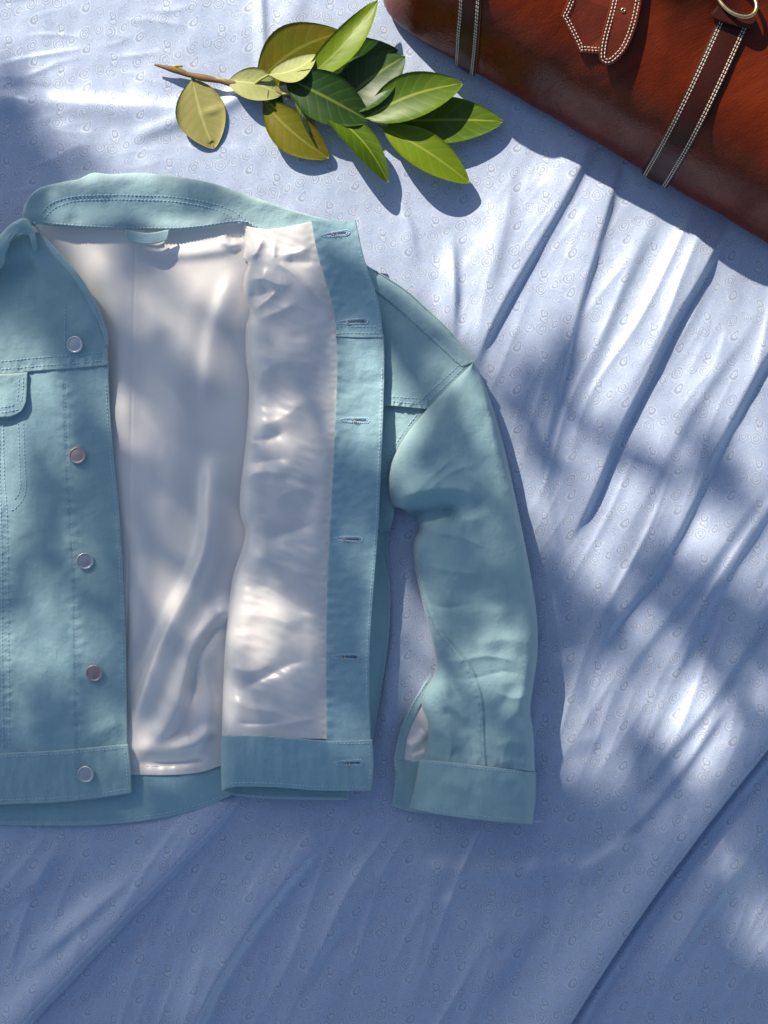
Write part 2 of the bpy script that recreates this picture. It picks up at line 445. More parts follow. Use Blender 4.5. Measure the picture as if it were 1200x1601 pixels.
# ------------------------------------------------------------------ the cloth everything lies on
def fold(x, y, pts, amp, w_page_left, w_page_right=None, ends=.18):
    """ridge() with its two widths given as they lie in the photo (left/right, or above/below for level folds)"""
    (x0, y0), (x1, y1) = pts[0], pts[-1]; wr = w_page_right or w_page_left
    return ridge(x, y, pts, amp, wr, w_page_left, ends) if abs(y1-y0) > abs(x1-x0)*.75 and y1 > y0 else ridge(x, y, pts, amp, w_page_left, wr, ends)
def cloth_z(x, y):
    """height of the blue cloth in mm"""
    x = np.asarray(x, float); y = np.asarray(y, float)
    z = 1.6*pn(x/210, y/170, 1)+0.8*pn(x/80, y/95, 2)
    f = np.zeros_like(z)
    f += fold(x, y, [(985, 120), (930, 210), (885, 300), (815, 420), (760, 520), (730, 600)], 7.5, 62, 9)
    f += fold(x, y, [(975, 230), (940, 350), (905, 470), (880, 570), (850, 690), (835, 780)], 6.5, 55, 8)
    f += fold(x, y, [(1140, 330), (1095, 425), (1050, 500), (1000, 600), (965, 670), (915, 790), (880, 860)], 11.5, 70, 8)
    f += fold(x, y, [(1260, 470), (1190, 560), (1120, 690), (1070, 800), (1020, 890), (950, 980), (915, 1060)], 9, 70, 11)
    f += fold(x, y, [(1290, 660), (1200, 790), (1130, 900), (1080, 990), (1040, 1080)], 7, 64, 12)
    f += fold(x, y, [(1330, 990), (1190, 1165), (1075, 1310), (975, 1450), (885, 1590), (820, 1700)], 19, 60, 12, .05)
    f -= fold(x, y, [(1365, 1010), (1222, 1185), (1107, 1330), (1007, 1470), (915, 1610), (850, 1720)], 4, 14, 22, .05)
    f += fold(x, y, [(1140, 1090), (1070, 1190), (1000, 1275), (950, 1320)], 4.5, 34, 9)
    f += fold(x, y, [(706, 356), (708, 410), (709, 480), (704, 560)], 8, 20, 7, .5)
    f += fold(x, y, [(375, 1235), (330, 1290), (265, 1355), (180, 1440), (95, 1530), (20, 1610), (-60, 1700)], 15, 44, 14, .06)
    f -= fold(x, y, [(330, 1350), (280, 1400), (190, 1500), (110, 1600)], 3, 30, 30)
    f += fold(x, y, [(520, 1290), (440, 1380), (380, 1460), (320, 1560), (280, 1650)], 10, 44, 14)
    f += fold(x, y, [(-60, 150), (60, 160), (200, 168), (330, 172), (400, 150)], 4.5, 14, 22)
    f += fold(x, y, [(200, 218), (280, 190), (350, 165), (420, 120)], 4.5, 14, 11)
    f += fold(x, y, [(10, 130), (60, 180), (130, 240), (200, 300), (260, 350)], 5, 26, 18)
    f += fold(x, y, [(408, -40), (411, 40), (414, 130)], 2.2, 12, 5)
    f += fold(x, y, [(470, -40), (455, 60), (470, 180), (455, 260)], 2.0, 30, 18)
    f += fold(x, y, [(650, 860), (632, 940), (620, 1020), (606, 1110), (598, 1180)], 6, 14, 20)
    f += fold(x, y, [(640, 1352), (720, 1362), (810, 1366), (880, 1350)], 4.0, 16, 26)
    f += fold(x, y, [(690, 1395), (740, 1440), (790, 1480)], 3.2, 12, 24)
    f += fold(x, y, [(880, 1010), (900, 1060), (905, 1110), (930, 1180)], 4.5, 30, 18)
    f += fold(x, y, [(880, 1330), (910, 1360), (1000, 1300)], 3.0, 12, 22)
    f += fold(x, y, [(560, 1480), (520, 1530), (470, 1640)], 2.5, 30, 30)
    f += fold(x, y, [(1230, 1320), (1130, 1380), (1090, 1480), (1060, 1600)], 6, 40, 40)
    f += fold(x, y, [(800, 240), (790, 330), (770, 420), (755, 500)], 3.0, 40, 12, .4)
    f += fold(x, y, [(1040, 290), (1000, 380), (960, 470), (925, 560), (890, 640)], 3.5, 44, 12, .4)
    f += fold(x, y, [(1215, 430), (1160, 520), (1090, 620), (1030, 730), (975, 830), (930, 900)], 4.0, 44, 12, .4)
    f += fold(x, y, [(1240, 700), (1160, 800), (1090, 900), (1010, 1000), (960, 1080), (930, 1160)], 5.0, 44, 12, .4)
    f += fold(x, y, [(1250, 900), (1170, 1000), (1110, 1090), (1020, 1200), (960, 1290)], 6.0, 40, 12, .35)
    f += fold(x, y, [(880, 620), (850, 740), (865, 850), (880, 960)], 3.5, 26, 12, .4)
    f += fold(x, y, [(620, 300), (640, 360), (650, 420)], 2.5, 18, 8, .4)
    f += fold(x, y, [(110, 1310), (60, 1370), (0, 1420)], 4.0, 30, 12, .4)+fold(x, y, [(240, 1330), (170, 1400), (90, 1470), (20, 1530)], 4.0, 22, 10, .4)
    f += fold(x, y, [(640, 1300), (560, 1400), (500, 1480), (430, 1600)], 4.5, 40, 16, .4)+fold(x, y, [(860, 1400), (800, 1480), (730, 1600)], 4.5, 50, 18, .4)
    f += fold(x, y, [(1240, 1250), (1150, 1350), (1060, 1470), (980, 1600)], 6.0, 50, 16, .35)
    f -= fold(x, y, [(1330, 1004), (1203, 1172), (1088, 1317), (988, 1457), (898, 1597), (835, 1707)], 9, 4.5, 4.5, .05)
    f -= fold(x, y, [(385, 1238), (340, 1297), (276, 1363), (191, 1449), (106, 1540), (30, 1620)], 5, 5, 5, .08)
    uw = (x*.89+y*.45)+26*pn(x/260, y/300, 31); vw = y*.89-x*.45
    cre = np.clip(1-np.abs(pn(uw/62, vw/620, 33))*2.6, 0, 1)**2*np.clip(.35+pn(uw/150, vw/260, 34), 0, 1)
    cre2 = np.clip(1-np.abs(pn(uw/26+9, vw/240, 35))*2.8, 0, 1)**2*np.clip(.1+pn(uw/90, vw/160, 36), 0, 1)
    zone = np.clip(sstep(640, 780, x)*sstep(150, 420, y)+sstep(1250, 1330, y), 0, 1)
    f += zone*(2.9*cre+.8*cre2)
    cre3 = np.clip(1-np.abs(pn(x/150+4, y/34+x/400, 37))*2.8, 0, 1)**2*np.clip(.15+pn(x/120, y/90, 38), 0, 1)
    f += 1.3*cre3*sstep(420, 330, x)*sstep(330, 250, y)
    # straighter running folds farther out
    f += 4.0*np.maximum(0, pn((x*.87+y*.5)/130+7, (y*.87-x*.5)/700, 9))*(sstep(1250, 1500, x)+sstep(1650, 1850, y)+sstep(-50, -300, y)+sstep(-150, -400, x)).clip(0, 1)
    under = sstep(-160, 40, 400-np.hypot((x-260)/1.0, (y-780)/1.35))   # pressed flat under the jacket
    under = np.where((x < 590) & (y > 360) & (y < 1190), 1.0, 0.0)*0.0+under
    bagflat = sstep(-40, 60, (x-585)*0.503-(y-8)*0.864)                 # and under the bag
    z = z+f*(1-.55*under)*(1-.95*bagflat)
    return z+.35*pn(x/26, y/34, 5)*(1-bagflat)

gx = np.unique(np.r_[np.linspace(-1700, -60, 60), np.arange(-60, 1262, 2.4), np.linspace(1262, 2900, 60)])
gy = np.unique(np.r_[np.linspace(-1500, -60, 52), np.arange(-60, 1662, 2.4), np.linspace(1662, 3100, 52)])
GX, GY = np.meshgrid(gx, gy)
cz = cloth_z(GX, GY)*0.001
cl = link('cloth', grid_mesh('cloth', (GX-600)*S, (800.5-GY)*S, cz), M_CLOTH)
tagged(cl, 'pale blue satin cloth woven with small paisley, spread flat with long soft folds', 'cloth')

# ------------------------------------------------------------------ the denim jacket
JK = thing('denim_jacket', 'pale teal denim jacket laid open to show its cream satin lining', 'jacket', (W(250, 800, 0)[0], W(250, 800, 0)[1], 0.0))
cdist = curve_dist

# outline curves (photo pixels)
L_EDGE = [(62, 362), (88, 392), (122, 432), (150, 482), (166, 532), (170, 600), (176, 700), (186, 800), (192, 900), (196, 1000), (198, 1090), (199, 1166)]
FOLD = [(379, 352), (383, 382), (381, 404), (388, 414), (381, 434), (382, 462), (391, 486), (384, 512), (384, 560), (389, 605), (385, 680), (376, 760), (375, 800), (383, 828), (379, 855), (363, 905), (354, 980), (349, 1060), (346, 1154)]
FACE_L = [(486, 346), (492, 380), (502, 420), (516, 466), (525, 520), (526, 580), (522, 680), (516, 800), (511, 900), (509, 1010), (509, 1090), (510, 1156)]
FACE_R = [(556, 345), (566, 392), (578, 432), (592, 474), (599, 530), (601, 575), (599, 650), (595, 740), (591, 830), (584, 920), (578, 1010), (577, 1090), (580, 1158)]

# --- back of the jacket: denim back, its hem, and the lining
def z_back(x, y):
    return 8+1.2*pn(x/60, y/70, 3)-5*sstep(1225, 1296, y)*0.9+2.0*pn(x/15, y/200, 8)*sstep(1215, 1290, y)*.35
BK_BOT = [(-170, 1270), (-60, 1286), (60, 1291), (170, 1289), (260, 1278), (320, 1262), (352, 1248), (385, 1232)]
panel('back_panel', M_DENIM_IN, JK, [(-170, 1180), (100, 1196), (280, 1196), (420, 1180)], BK_BOT, [(-170, 1180), (-170, 1270)], [(420, 1180), (385, 1232)], z_back, thick=1.6)
stitches(JK, [([(-165, 1262), (-60, 1279), (60, 1284), (170, 1282), (260, 1271), (320, 1255), (352, 1241)], z_back)], M_THREAD)

def z_lin(x, y):
    z = 13+2.0*pn(x/120, y/240, 4)+.8*pn(x/45, y/80, 6)
    z += 8*sstep(470, 350, y)
    z += ridge(x, y, [(330, 700), (327, 770), (322, 850), (300, 910), (272, 965), (245, 1030), (225, 1090), (212, 1150)], 11, 24, 13, .15)
    z += ridge(x, y, [(372, 930), (340, 975), (308, 1020), (285, 1080), (255, 1140), (215, 1170)], 10, 15, 22, .15)
    z -= ridge(x, y, [(366, 955), (335, 985), (312, 1020), (300, 1065), (292, 1110)], 10, 13, 9, .25)
    z += ridge(x, y, [(345, 1022), (322, 1025), (316, 1045), (325, 1075), (330, 1110), (318, 1150)], 4.0, 11, 14, .3)
    z += ridge(x, y, [(205, 1168), (250, 1172), (300, 1165), (340, 1130)], 6, 13, 10, .2)
    z -= ridge(x, y, [(206, 1190), (260, 1194), (330, 1186)], 3.5, 8, 8, .2)
    z += ridge(x, y, [(335, 400), (300, 470), (280, 540), (270, 640), (262, 760), (240, 860)], 6.0, 34, 60, .2)
    z += ridge(x, y, [(150, 380), (165, 430), (178, 480), (190, 560), (196, 700)], 5.0, 20, 26, .2)
    z += ridge(x, y, [(345, 368), (352, 380), (365, 384), (382, 376)], 3.0, 7, 6, .3)
    z -= ridge(x, y, [(352, 366), (366, 374), (384, 368)], 2.0, 6, 6, .3)
    z += ridge(x, y, [(240, 400), (300, 396), (345, 390), (380, 384)], 3.0, 14, 10, .25)
    z += ridge(x, y, [(372, 410), (350, 470), (330, 540), (322, 640)], 4.0, 20, 14, .25)
    z += ridge(x, y, [(200, 800), (222, 870), (216, 960), (206, 1050)], 3.0, 16, 14, .25)
    z += 0.25*pn(x/16, y/60, 12)*sstep(390, 352, y)+0.6*pn(x/14, y/40, 14)*sstep(1185, 1210, y)
    z += -.55*np.exp(-((x-(210-.02*(y-400)))/1.5)**2)
    return z-3.5*sstep(1165, 1212, y)
panel('back_lining', M_LIN, JK, [(40, 340), (150, 350), (300, 350), (430, 345)], [(150, 1209), (250, 1212), (310, 1208), (350, 1196), (400, 1188)],
      [(40, 340), (90, 600), (130, 900), (150, 1209)], [(430, 345), (440, 600), (420, 900), (400, 1188)], z_lin, thick=.5, drop=.3)

# --- side of the body under the turned-back front
def z_side(x, y):
    d, s, p = cdist(x, y, [(612, 802), (601, 850), (607, 930), (604, 1010), (592, 1090), (582, 1160)])
    return 8+14*sstep(0, 40, d)+1.0*pn(x/30, y/60, 5)
panel('side_panel', M_DENIM, JK, [(556, 622), (610, 626), (676, 630)], [(545, 1160), (582, 1160)], [(556, 622), (552, 800), (545, 1160)],
      [(676, 630), (648, 672), (626, 712), (615, 752), (616, 800), (606, 850), (610, 920), (607, 1000), (594, 1090), (582, 1160)],
      lambda x, y: np.where(y < 830, 22-6*sstep(640, 830, y), 0)*sstep(840, 800, y)+z_side(x, y)*sstep(800, 840, y)+seam(x, y, [(600, 868), (611, 930), (609, 1000)], .8)+.8*pn(x/22, y/30, 8))
# shoulder yoke and the strip of the back yoke that laps over it
ARM = [(742, 568), (712, 600), (668, 640)]
def z_yoke(x, y):
    d, s, p = cdist(x, y, [(585, 424), (640, 462), (700, 518), (744, 568)])
    return 21+6*sstep(0, 60, d)-7*np.clip(1-d/12, 0, 1)**2+1.0*pn(x/50, y/40, 3)+1.6*pucker(x, y, [(600, 632), (668, 640)], .5, 9, 6)+ridge(x, y, [(620, 500), (650, 560), (690, 590)], 2.0, 22)
panel('front_yoke', M_DENIM, JK, [(570, 418), (640, 466), (700, 522), (742, 568)], [(562, 632), (620, 636), (668, 641)], [(570, 418), (565, 520), (562, 632)], ARM, z_yoke, drop=1.3)
panel('back_yoke', M_DENIM, JK, [(572, 414), (630, 450), (662, 478), (700, 514), (743, 566)], [(574, 446), (620, 482), (670, 527), (722, 574)], [(572, 414), (574, 446)], [(743, 566), (722, 574)],
      lambda x, y: z_yoke(x, y)+1.6+pucker(x, y, [(590, 452), (660, 512), (720, 566)], .35, 6, 6), drop=1.6, r=2.4)
stitches(JK, [([(582, 449), (625, 481), (671, 522), (716, 568)], lambda x, y: z_yoke(x, y)+1.6), ([(600, 626), (640, 630), (672, 632)], z_yoke), ([(600, 619), (640, 622), (680, 624)], z_yoke),
              ([(729, 570), (702, 597), (662, 634)], z_yoke), ([(722, 566), (694, 592), (652, 630)], z_yoke),
              ([(655, 644), (630, 676), (610, 712), (600, 752)], lambda x, y: 22-6*sstep(640, 830, y))], M_THREAD)

# --- sleeve
SL_L = [(740, 566), (700, 606), (660, 648), (628, 690), (610, 730), (606, 765), (613, 790), (630, 797), (648, 812), (654, 828), (647, 846), (646, 868), (652, 905), (662, 950), (674, 1000), (681, 1035), (676, 1058), (662, 1085), (659, 1104), (668, 1130), (667, 1162), (659, 1190)]
SL_R = [(740, 566), (757, 600), (775, 652), (792, 715), (806, 780), (822, 858), (834, 925), (840, 975), (840, 1025), (833, 1075), (829, 1110), (834, 1150), (836, 1206)]
SEAM = [(648, 842), (655, 880), (668, 935), (690, 985), (716, 1018), (740, 1048), (753, 1085), (757, 1118), (758, 1150), (761, 1199)]
def z_sleeve(x, y):
    z = 2.2*pn(x/55, y/80, 4)+.8*pn(x/24, y/30, 6)
    z += ridge(x, y, [(615, 782), (650, 770), (690, 764), (728, 768), (755, 790)], 9, 20, 9, .22, 1.5)
    z -= ridge(x, y, [(628, 806), (660, 800), (695, 798), (726, 800)], 17, 9, 20, .22, 1.5)
    z += ridge(x, y, [(660, 838), (685, 826), (712, 815), (760, 812)], 5, 9, 26, .25, 1.5)
    z += ridge(x, y, [(745, 790), (775, 815), (800, 850)], 4, 16, 12, .3, 1.5)
    z += ridge(x, y, [(628, 735), (660, 700), (690, 640), (720, 600)], 3.5, 22, 18, .25, 1.5)
    z += ridge(x, y, [(705, 960), (760, 955), (810, 965)], 4.0, 18, 22, .3, 1.5)
    z += ridge(x, y, [(730, 1010), (790, 1000), (838, 1010)], 3.5, 14, 16, .3, 1.5)
    z -= ridge(x, y, [(700, 930), (740, 925), (790, 915)], 3.0, 18, 18, .3, 1.5)
    z -= ridge(x, y, [(770, 1120), (790, 1095), (798, 1065)], 2.8, 13, 12, .3, 1.5)
    z += ridge(x, y, [(780, 1140), (808, 1110), (820, 1070)], 3.5, 14, 10, .3, 1.5)
    z -= ridge(x, y, [(690, 1005), (702, 1050), (716, 1090), (730, 1092)], 4.2, 12, 10, .25, 1.5)
    z += ridge(x, y, [(690, 1062), (700, 1100), (722, 1120), (732, 1140)], 5.5, 11, 7, .25, 1.5)
    z -= ridge(x, y, [(690, 1105), (715, 1128), (728, 1150)], 4.0, 8, 8, .25, 1.5)
    z += ridge(x, y, [(672, 1140), (700, 1150), (716, 1180)], 3.0, 12, 9, .25, 1.5)
    z += ridge(x, y, [(770, 1170), (800, 1160), (832, 1170)], 3.5, 12, 10, .25, 1.5)
    z += ridge(x, y, [(775, 1195), (800, 1190), (832, 1196)], 2.0, 6, 6, .25, 1.5)
    for pts, a, w in (([(632, 792), (668, 752), (712, 712)], 2.4, 8), ([(648, 790), (700, 742), (752, 722)], 2.2, 9), ([(655, 832), (712, 838), (770, 862)], 2.4, 8), ([(652, 880), (700, 892), (760, 900)], 2.0, 9),
                      ([(662, 940), (700, 950), (752, 940)], -2.4, 8), ([(680, 1028), (712, 1034), (760, 1026), (812, 1036)], 2.6, 8), ([(684, 1050), (730, 1062), (790, 1050), (832, 1062)], -2.2, 8),
                      ([(700, 1192), (706, 1165), (698, 1138)], 2.2, 6), ([(735, 1194), (738, 1168), (728, 1146)], -2.0, 6), ([(785, 1200), (788, 1176), (800, 1150)], 2.2, 7), ([(812, 1202), (814, 1180), (824, 1160)], -2.0, 6), ([(772, 1080), (800, 1092), (830, 1086)], 2.4, 8)):
        z += ridge(x, y, pts, a, w, w*.7, .3, 1.15)
    z += pucker(x, y, [(660, 1186), (760, 1195), (836, 1202)], .8, 14, 9, 8)
    return z+seam(x, y, SEAM, 1.5, 1.7, 1.2, 20, 1)+pucker(x, y, [(p[0]-9, p[1]+2) for p in SEAM], .55, 8, 8)
def sl_extra(X, Y, U, V, lu, lv):
    zl = 25-9*sstep(.22, .42, V); zr = 27.0+11*sstep(.25, .5, V)-10*sstep(.12, .0, V)
    arch = np.clip(4*U*(1-U), 0, 1)**.55
    hs = 18+16*sstep(.0, .35, V)-8*sstep(.75, 1.0, V)
    rim = np.clip(1-(1-U)*lu/20, 0, 1); riml = np.clip(1-U*lu/12, 0, 1)*sstep(.3, .45, V)
    return zl*(1-U)+zr*U+arch*hs*.58+2-22*(1-np.sqrt(1-rim**2))-8*(1-np.sqrt(1-riml**2))
SLV = panel('sleeve', M_DENIM, JK, [(740, 566), (741, 566.5), (742, 567)], [(659, 1190), (700, 1194), (760, 1200), (836, 1206)], SL_L, SL_R, z_sleeve, step=2.0, extra=sl_extra, drop=1.6, r=2.5)
def z_sl_full(x, y):
    """sleeve height at a pixel (for threads and cuff)"""
    Lc = spline(SL_L, 220); Rc = spline(SL_R, 220)
    out = np.zeros_like(np.asarray(x, float))
    for i in range(len(out)):
        k = int(np.argmin(np.abs((Lc[:, 1]+Rc[:, 1])/2*0+(Lc[:, 1]*.5+Rc[:, 1]*.5)-y[i])))
        v = k/219; lo, hi = Lc[k, 0], Rc[k, 0]; u = np.clip((x[i]-lo)/(hi-lo+1e-6), 0, 1)
        out[i] = sl_extra(0, 0, np.array(u), np.array(v), hi-lo, 1)
    return out+z_sleeve(np.asarray(x, float), np.asarray(y, float))

# cuff: rounded top layer, the under layer with its buttonhole tab, slit and lining behind it
def z_cuff(x, y):
    u = np.clip((x-648)/(836-648), 0, 1)
    return 20+22*np.clip(4*u*(1-u), 0, 1)**.6+14*u-16*np.clip(1-(1-u)*12, 0, 1)**2+ridge(x, y, [(775, 1225), (800, 1218), (815, 1230), (808, 1262)], 2.4, 10, 10)+ridge(x, y, [(680, 1225), (740, 1232)], 1.5, 12)+1.0*pn(x/28, y/24, 9)
panel('cuff', M_DENIM, JK, [(656, 1187), (700, 1191), (760, 1198), (838, 1207)], [(640, 1264), (690, 1274), (760, 1283), (832, 1289)], [(656, 1187), (649, 1225), (640, 1264)], [(838, 1207), (837, 1250), (832, 1289)],
      z_cuff, drop=1.8, r=2.6, thick=2.0)
stitches(JK, [([(660, 1192), (700, 1196), (760, 1203), (834, 1211)], z_cuff), ([(645, 1259), (690, 1268), (760, 1277), (828, 1283)], z_cuff)], M_THREAD)
z_tab = lambda x, y: 8+.8*pn(x/20, y/24, 5)+0*x
panel('cuff_under_layer', M_DENIM, JK, [(615, 1183), (660, 1190), (740, 1196), (826, 1204)], [(612, 1260), (650, 1270), (740, 1277), (826, 1276)], [(615, 1183), (617, 1220), (612, 1260)], [(826, 1204), (826, 1276)], z_tab, thick=1.6)
panel('slit_edge', M_DENIM, JK, [(673, 1052), (679, 1066)], [(615, 1186), (631, 1189)], [(673, 1052), (648, 1092), (626, 1138), (615, 1186)], [(679, 1066), (657, 1104), (638, 1146), (631, 1189)], lambda x, y: 9+.4*pn(x/20, y/20, 2), thick=1.4)
panel('slit_lining', M_LIN, JK, [(676, 1062), (684, 1060)], [(630, 1190), (680, 1196)], [(676, 1062), (655, 1100), (637, 1145), (630, 1190)], [(684, 1060), (684, 1110), (684, 1150), (680, 1196)],
      lambda x, y: 7.4+ridge(x, y, [(636, 1172), (655, 1160), (668, 1140)], 3.5, 9, 6)+ridge(x, y, [(640, 1185), (668, 1176)], 2, 5), thick=.5, drop=.2)
stitches(JK, [([(667, 1066), (644, 1104), (624, 1150), (619, 1182)], lambda x, y: 9+0*x), ([(620, 1187), (646, 1191)], z_tab), ([(618, 1195), (620, 1222), (616, 1256)], z_tab)], M_THREAD)
stitches(JK, [([(p[0]-8+.0*i, p[1]+1) for i, p in enumerate(SEAM[1:])], z_sl_full)], M_THREAD, r=.55)

# --- right front, turned back: lining, facing, hem band
def z_rl(x, y):
    d, s, p = cdist(x, y, FOLD)
    t = np.clip(1-d/34, 0, 1)
    z = 35-17*(1-np.sqrt(np.clip(1-t*t, 0, 1)))+1.5*pn(x/60, y/70, 8)
    z += 1.8*pn((x*.8+y*.5)/42, (y*.8-x*.5)/30+3, 10)*sstep(0, 30, d)
    R = lambda pts, a, wl, wr=None, e=.3: ridge(x, y, pts, a*.92, wl*1.2, (wr or wl)*1.2, e, 1.35)
    z += R([(432, 362), (428, 395), (432, 410), (455, 425), (480, 450), (515, 482)], 5.0, 5, 9)
    z += R([(412, 368), (402, 392), (386, 410)], 4.5, 5, 9)
    z += R([(380, 440), (410, 436), (436, 446), (460, 444)], 5.0, 9, 7)
    z -= R([(384, 462), (408, 462), (428, 452)], 4.0, 10, 8)
    z += R([(392, 490), (415, 470), (438, 452)], 4.5, 6, 6)
    z += R([(398, 500), (430, 490), (470, 470)], 3.0, 9, 7)
    z += R([(430, 398), (460, 396), (500, 380)], 3.5, 5, 8)
    z -= R([(440, 408), (480, 410), (500, 400)], 2.6, 8, 8)
    z += R([(395, 600), (420, 575), (460, 565), (500, 580)], 5.5, 30, 20)
    z += R([(386, 665), (420, 662), (455, 645), (480, 620)], 3.4, 18, 12)
    z -= R([(388, 690), (420, 686), (452, 672)], 4.0, 10, 8)
    z += R([(388, 700), (400, 690), (418, 690)], 1.6, 8, 7)
    z += R([(376, 760), (396, 740), (424, 738), (452, 748)], 4.0, 10, 16)
    z -= R([(380, 730), (410, 722), (460, 715)], 3.2, 14, 11)
    z += R([(420, 790), (450, 770), (490, 760)], 3.0, 14, 14)
    z -= R([(410, 845), (460, 830), (500, 815)], 4.0, 18, 14)
    z += R([(378, 860), (410, 875), (450, 890), (500, 910)], 4.0, 16, 14)
    z -= R([(375, 905), (420, 920), (470, 950), (500, 965)], 4.5, 14, 14)
    z += R([(360, 960), (420, 965), (480, 985)], 4.0, 18, 16)
    z -= R([(370, 1080), (410, 1060), (450, 1040), (490, 1030)], 5.5, 14, 10)
    z += R([(352, 1085), (372, 1100), (400, 1110), (450, 1112)], 2.8, 12, 9)
    z += R([(352, 1040), (390, 1050), (430, 1035)], 3.0, 12, 9)
    z -= R([(365, 1130), (400, 1132), (440, 1130)], 3.0, 4, 4)
    z += R([(420, 1138), (460, 1130), (500, 1122)], 2.0, 5, 5)
    z += 1.1*pn((x*.9+y*.35)/26, (y*.9-x*.35)/11+3, 21)*sstep(4, 30, d)*(.4+.6*pn(x/50, y/60, 22))
    k = np.exp(-(cdist(x, y, FACE_L)[0]/14)**2); kb = sstep(1115, 1152, y)
    z = z*(1-k)+(33.6+.5*pn(x/14, y/8, 15))*k
    return z*(1-kb)+np.minimum(z, 34.0)*kb
def z_face(x, y):
    z = 35.2+1.2*pn(x/45, y/60, 6)+.45*pn(x/18, y/12, 7)
    z += pucker(x, y, FACE_L, .9, 16, 12)
    z += ridge(x, y, [(528, 690), (560, 700), (598, 690)], 1.4, 18)+ridge(x, y, [(520, 440), (545, 450), (585, 440)], -2.0, 22)+ridge(x, y, [(520, 620), (550, 600), (596, 605)], -1.2, 12)
    return z
panel('front_lining', M_LIN, JK, [(379, 352), (410, 358), (440, 356), (490, 346)], [(346, 1156), (430, 1156), (512, 1158)], FOLD, [(p[0]+4, p[1]) for p in FACE_L], z_rl, step=1.7, thick=.5, drop=.2)
YS = [(525, 526), (560, 528), (601, 528)]
panel('button_facing', M_DENIM_IN, JK, [(486, 344), (520, 343), (556, 345)], YS, FACE_L[:5]+[(525, 526)], FACE_R[:4]+[(599, 528)], lambda x, y: z_face(x, y)+2.4, step=1.7, drop=1.5, thick=1.8, edges='LRB')
panel('button_facing', M_DENIM_IN, JK, [(525, 520), (560, 522), (600, 522)], [(510, 1160), (545, 1160), (580, 1160)], [(525, 520)]+FACE_L[5:-1]+[(510, 1160)], [(600, 522)]+FACE_R[5:-1]+[(580, 1160)],
      lambda x, y: z_face(x, y)+1.0, step=1.7, drop=1.3, thick=1.8, edges='LRB')
HB_B = [(346, 1236), (370, 1230), (430, 1231), (500, 1236), (580, 1236)]
def z_hb(x, y):
    t = np.clip(1-(x-346)/26, 0, 1)
    return 37-12*(1-np.sqrt(np.clip(1-t*t, 0, 1)))+.9*pn(x/14, y/90, 4)+.8*pn(x/50, y/30, 5)-3*sstep(1200, 1240, y)
panel('front_waistband', M_DENIM_IN, JK, [(346, 1150), (400, 1149), (460, 1154), (520, 1158), (582, 1156)], HB_B, [(346, 1150), (345, 1190), (346, 1236)], [(582, 1156), (584, 1200), (580, 1236)], z_hb, step=1.8, drop=1.8, r=2.6, thick=2.0)
panel('front_outer_band', M_DENIM, JK, [(352, 1166), (450, 1166), (545, 1166)], [(347, 1238), (370, 1244), (430, 1249), (545, 1251)], [(352, 1166), (347, 1238)], [(545, 1166), (545, 1251)],
      lambda x, y: 18+8*sstep(370, 347, x)+0*y, thick=2.0)
in4 = [(p[0]-4, p[1]) for p in FACE_R]
stitches(JK, [(in4[1:5], lambda x, y: z_face(x, y)+2.4), (in4[5:-1], lambda x, y: z_face(x, y)+1.0), ([(528, 520), (560, 521), (596, 521)], lambda x, y: z_face(x, y)+2.4),
              ([(530, 510), (560, 511), (592, 511)], lambda x, y: z_face(x, y)+2.4), ([(512, 1162), (545, 1163), (578, 1162)], z_hb),
              ([(349, 1229), (370, 1224), (430, 1225), (500, 1230), (577, 1230)], z_hb), ([(577, 1166), (579, 1200), (576, 1228)], z_hb)], M_THREAD)
stitches(JK, [([(352, 1238), (372, 1241), (430, 1245), (540, 1247)], lambda x, y: 18+8*sstep(370, 347, x)+0*y)], M_THREAD)

# --- left front panel
def z_lf0(x, y):
    d, s, p = cdist(x, y, L_EDGE)
    z = 25+4*sstep(700, 480, y)-4*sstep(1050, 1250, y)-16*sstep(-60, -190, x)
    z -= 4.0*np.exp(-(d/26)**2)*sstep(560, 700, y)
    z += 1.8*pn(x/60, y/75, 2)+.7*pn(x/26, y/30, 9)
    z += ridge(x, y, [(20, 440), (60, 470), (110, 500), (150, 530)], 3.0, 34)
    z += ridge(x, y, [(58, 720), (72, 790), (60, 850), (80, 920), (70, 1000)], 2.6, 16, 22)
    z -= ridge(x, y, [(40, 830), (70, 870), (100, 900)], 2.2, 16)
    z += ridge(x, y, [(30, 1140), (80, 1120), (112, 1080)], 2.0, 16)
    z += ridge(x, y, [(128, 1160), (160, 1140), (190, 1130)], 2.0, 12)
    z += pucker(x, y, [(103, 590), (106, 720), (117, 900), (121, 1150)], .8, 12, 11)
    z += pucker(x, y, [(180, 700), (190, 900), (195, 1100)], .5, 12, 13, 5)
    z += pucker(x, y, [(8, 800), (10, 1000), (12, 1160)], .8, 9, 7, 6)
    return z
def z_lf(x, y):
    return z_lf0(x, y)-.8*np.exp(-(np.abs(x-np.interp(y, [590, 720, 900, 1165], [101, 104, 116, 120]))/1.6)**2)*sstep(590, 600, y)
panel('front_panel', M_DENIM, JK, [(-170, 585), (0, 578), (90, 572), (170, 564)], [(-170, 1190), (0, 1180), (100, 1175), (199, 1168)], [(-170, 585), (-170, 1190)], [(170, 564)]+L_EDGE[5:-1]+[(199, 1168)],
      z_lf, step=2.0, drop=1.5, thick=1.8)
YK_B = [(-170, 592), (0, 586), (50, 581), (100, 577), (168, 571)]
